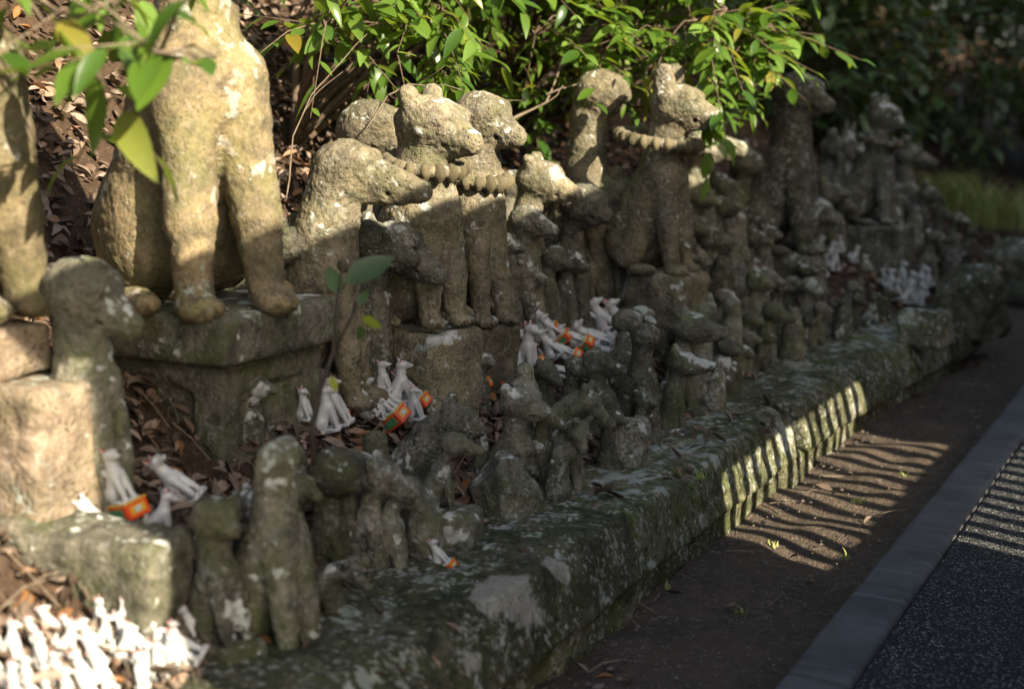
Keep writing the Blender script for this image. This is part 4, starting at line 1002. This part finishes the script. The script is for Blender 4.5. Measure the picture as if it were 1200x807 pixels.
for (px, py, L) in [(697, 585, .045), (706, 577, .04), (955, 572, .06), (945, 690, .035), (1150, 428, .05), (1165, 422, .06), (690, 795, .045), (720, 800, .04), (885, 690, .03), (940, 425, .09), (958, 420, .07), (800, 700, .04), (1000, 560, .03), (1022, 610, .03), (742, 797, .04), (1090, 560, .03), (850, 716, .045), (1000, 640, .025), (935, 655, .03)]:
    p, k = hit(px, py)
    l = link('fallen_leaf', DEADM[rnd.randrange(4)], None); l.matrix_world = dead_mat(p.x, p.y, p.z+.012, 0, L)
    tag(l, 'single dry fallen leaf lying on the capstone or soil beside the path', 'leaf', LGRP)

# ------------------------------------------------------------------ grasses and sprouts
def grass(name, label, px, py, rr, n, h, seed, mat='grass', arch=.6):
    p, k = hit(px, py); r_ = random.Random(seed); V = []; Fc = []
    for _ in range(n):
        a = r_.uniform(0, 6.283); d = Vector((math.cos(a), math.sin(a), 0)); b0 = Vector((r_.gauss(0, rr*.4), r_.gauss(0, rr*.4), 0)); hh = h*r_.uniform(.5, 1.1); wd = .0035+.002*r_.random(); sd_ = Vector((-d.y, d.x, 0))*wd
        q = len(V)
        for i in range(5):
            t = i/4; c = b0+d*arch*hh*t*t+Vector((0, 0, hh*(t-.45*arch*t*t))); s_ = sd_*(1-t*.9); V += [tuple(c-s_), tuple(c+s_)]
        for i in range(4): Fc.append((q+2*i, q+2*i+1, q+2*i+3, q+2*i+2))
    o = link(name, mesh_from(V, Fc, name), M[mat], None, p); tag(o, label, 'grass', kind='stuff'); return o
grass('grass_tuft', 'blurred yellow-green grass tuft on the bank beyond the foxes', 1105, 240, .35, 500, .32, 3)
grass('grass_tuft', 'straw-coloured drooping grass above the far boulders', 1165, 265, .45, 500, .38, 5)
for i, (px, py) in enumerate([(1000, 588), (1008, 590), (820, 560), (905, 640), (990, 655), (1060, 560), (780, 690), (870, 720)]):
    grass('grass_sprout', 'tiny green grass sprout in the soil strip', px, py, .02, 7, .028, 70+i, 'grass', .5)['group'] = 'grass sprouts in the soil strip'
for (px, py, L, lb) in [(862, 422, .05, 'yellow-green leafy sprout at the back of the capstones'), (560, 505, .0, '')]:
    if not L: continue
    p, k = hit(px, py); o = thing('sprout', lb, 'sprout', p)
    for i in range(5):
        me = mesh_from(*leaf_geo(1, .5, .3, .2), 'leaf'); me.materials.append(M['leaf_young']); l = link('leaf', me, None, o)
        l.matrix_local = Matrix.Translation((0, 0, .02+.012*i)) @ frame(Vector((math.cos(i*1.4), math.sin(i*1.4), .5)), Vector((0, 0, 1))).to_4x4() @ Matrix.Diagonal((L, L, L, 1))

# ------------------------------------------------------------------ grit and twig bits on the soil, twig bits in the litter
def scatter_bits(name, label, n, place, mat, kindf):
    V = []; Fc = []
    for _ in range(n):
        x, y, z, sl = place(); q = len(V)
        if kindf == 'pebble':
            r = abs(rnd.gauss(0, .003))+.0015; base = [(1,0,0), (0,1,0), (-1,0,0), (0,-1,0), (0,0,.8), (0,0,-.6)]
            a = rnd.uniform(0, 3); ca, sa = math.cos(a), math.sin(a); ex = rnd.uniform(.7, 1.5)
            for (u, v_, w_) in base:
                u, v_ = u*ex, v_; j = rnd.uniform(.8, 1.2); V.append((x+(u*ca-v_*sa)*r*j, y+(u*sa+v_*ca)*r*j, z+w_*r*j+.001))
            Fc += [(q+i, q+(i+1) % 4, q+4) for i in range(4)]+[(q+(i+1) % 4, q+i, q+5) for i in range(4)]
        else:
            L = rnd.uniform(.03, .14); a = rnd.uniform(0, 6.28); d = Vector((math.cos(a), math.sin(a), 0)); d.z = -sl*d.x+rnd.uniform(-.15, .15); r = rnd.uniform(.0008, .0022)
            p0 = Vector((x, y, z+.01)); sd_ = Vector((-d.y, d.x, 0)).normalized()*r; upv = Vector((0, 0, r*1.3)); md = Vector((rnd.uniform(-1, 1), rnd.uniform(-1, 1), rnd.uniform(0, 1)))*L*.08
            for t in (0, .5, 1):
                c = p0+d*L*t+(md if t == .5 else Vector()); V += [tuple(c-sd_), tuple(c+sd_), tuple(c+upv)]
            for i in (0, 3): Fc += [(q+i, q+i+1, q+i+4, q+i+3), (q+i+1, q+i+2, q+i+5, q+i+4), (q+i+2, q+i, q+i+3, q+i+5)]
    o = link(name, mesh_from(V, Fc, name, smooth=False), M[mat]); tag(o, label, name.replace('_', ' '), kind='stuff')
def on_soil():
    y = rnd.uniform(2.0, 7.5); x = rnd.uniform(-1.2, -.78)
    if rnd.random() < .4: x = -1.2+abs(rnd.gauss(0, .05))
    return x, y, .004, 0
def on_bank():
    y = rnd.uniform(1.4, 6.5); x = toe(y)-abs(rnd.gauss(0, .5)); return x, y, hill(x, y)+.012, .6
M['pebble'] = simple('grey_brown_grit', (.20, .165, .13), .8, .3, (.09, .075, .06), 25)
scatter_bits('soil_grit', 'small grey and brown grit scattered over the soil strip', 900, on_soil, 'pebble', 'pebble')
scatter_bits('twig_debris', 'thin dry twig bits lying on the soil strip', 70, on_soil, 'twig', 'twig')
scatter_bits('bank_twig_debris', 'dry twig bits tangled in the leaf litter on the bank', 1100, on_bank, 'twig', 'twig')
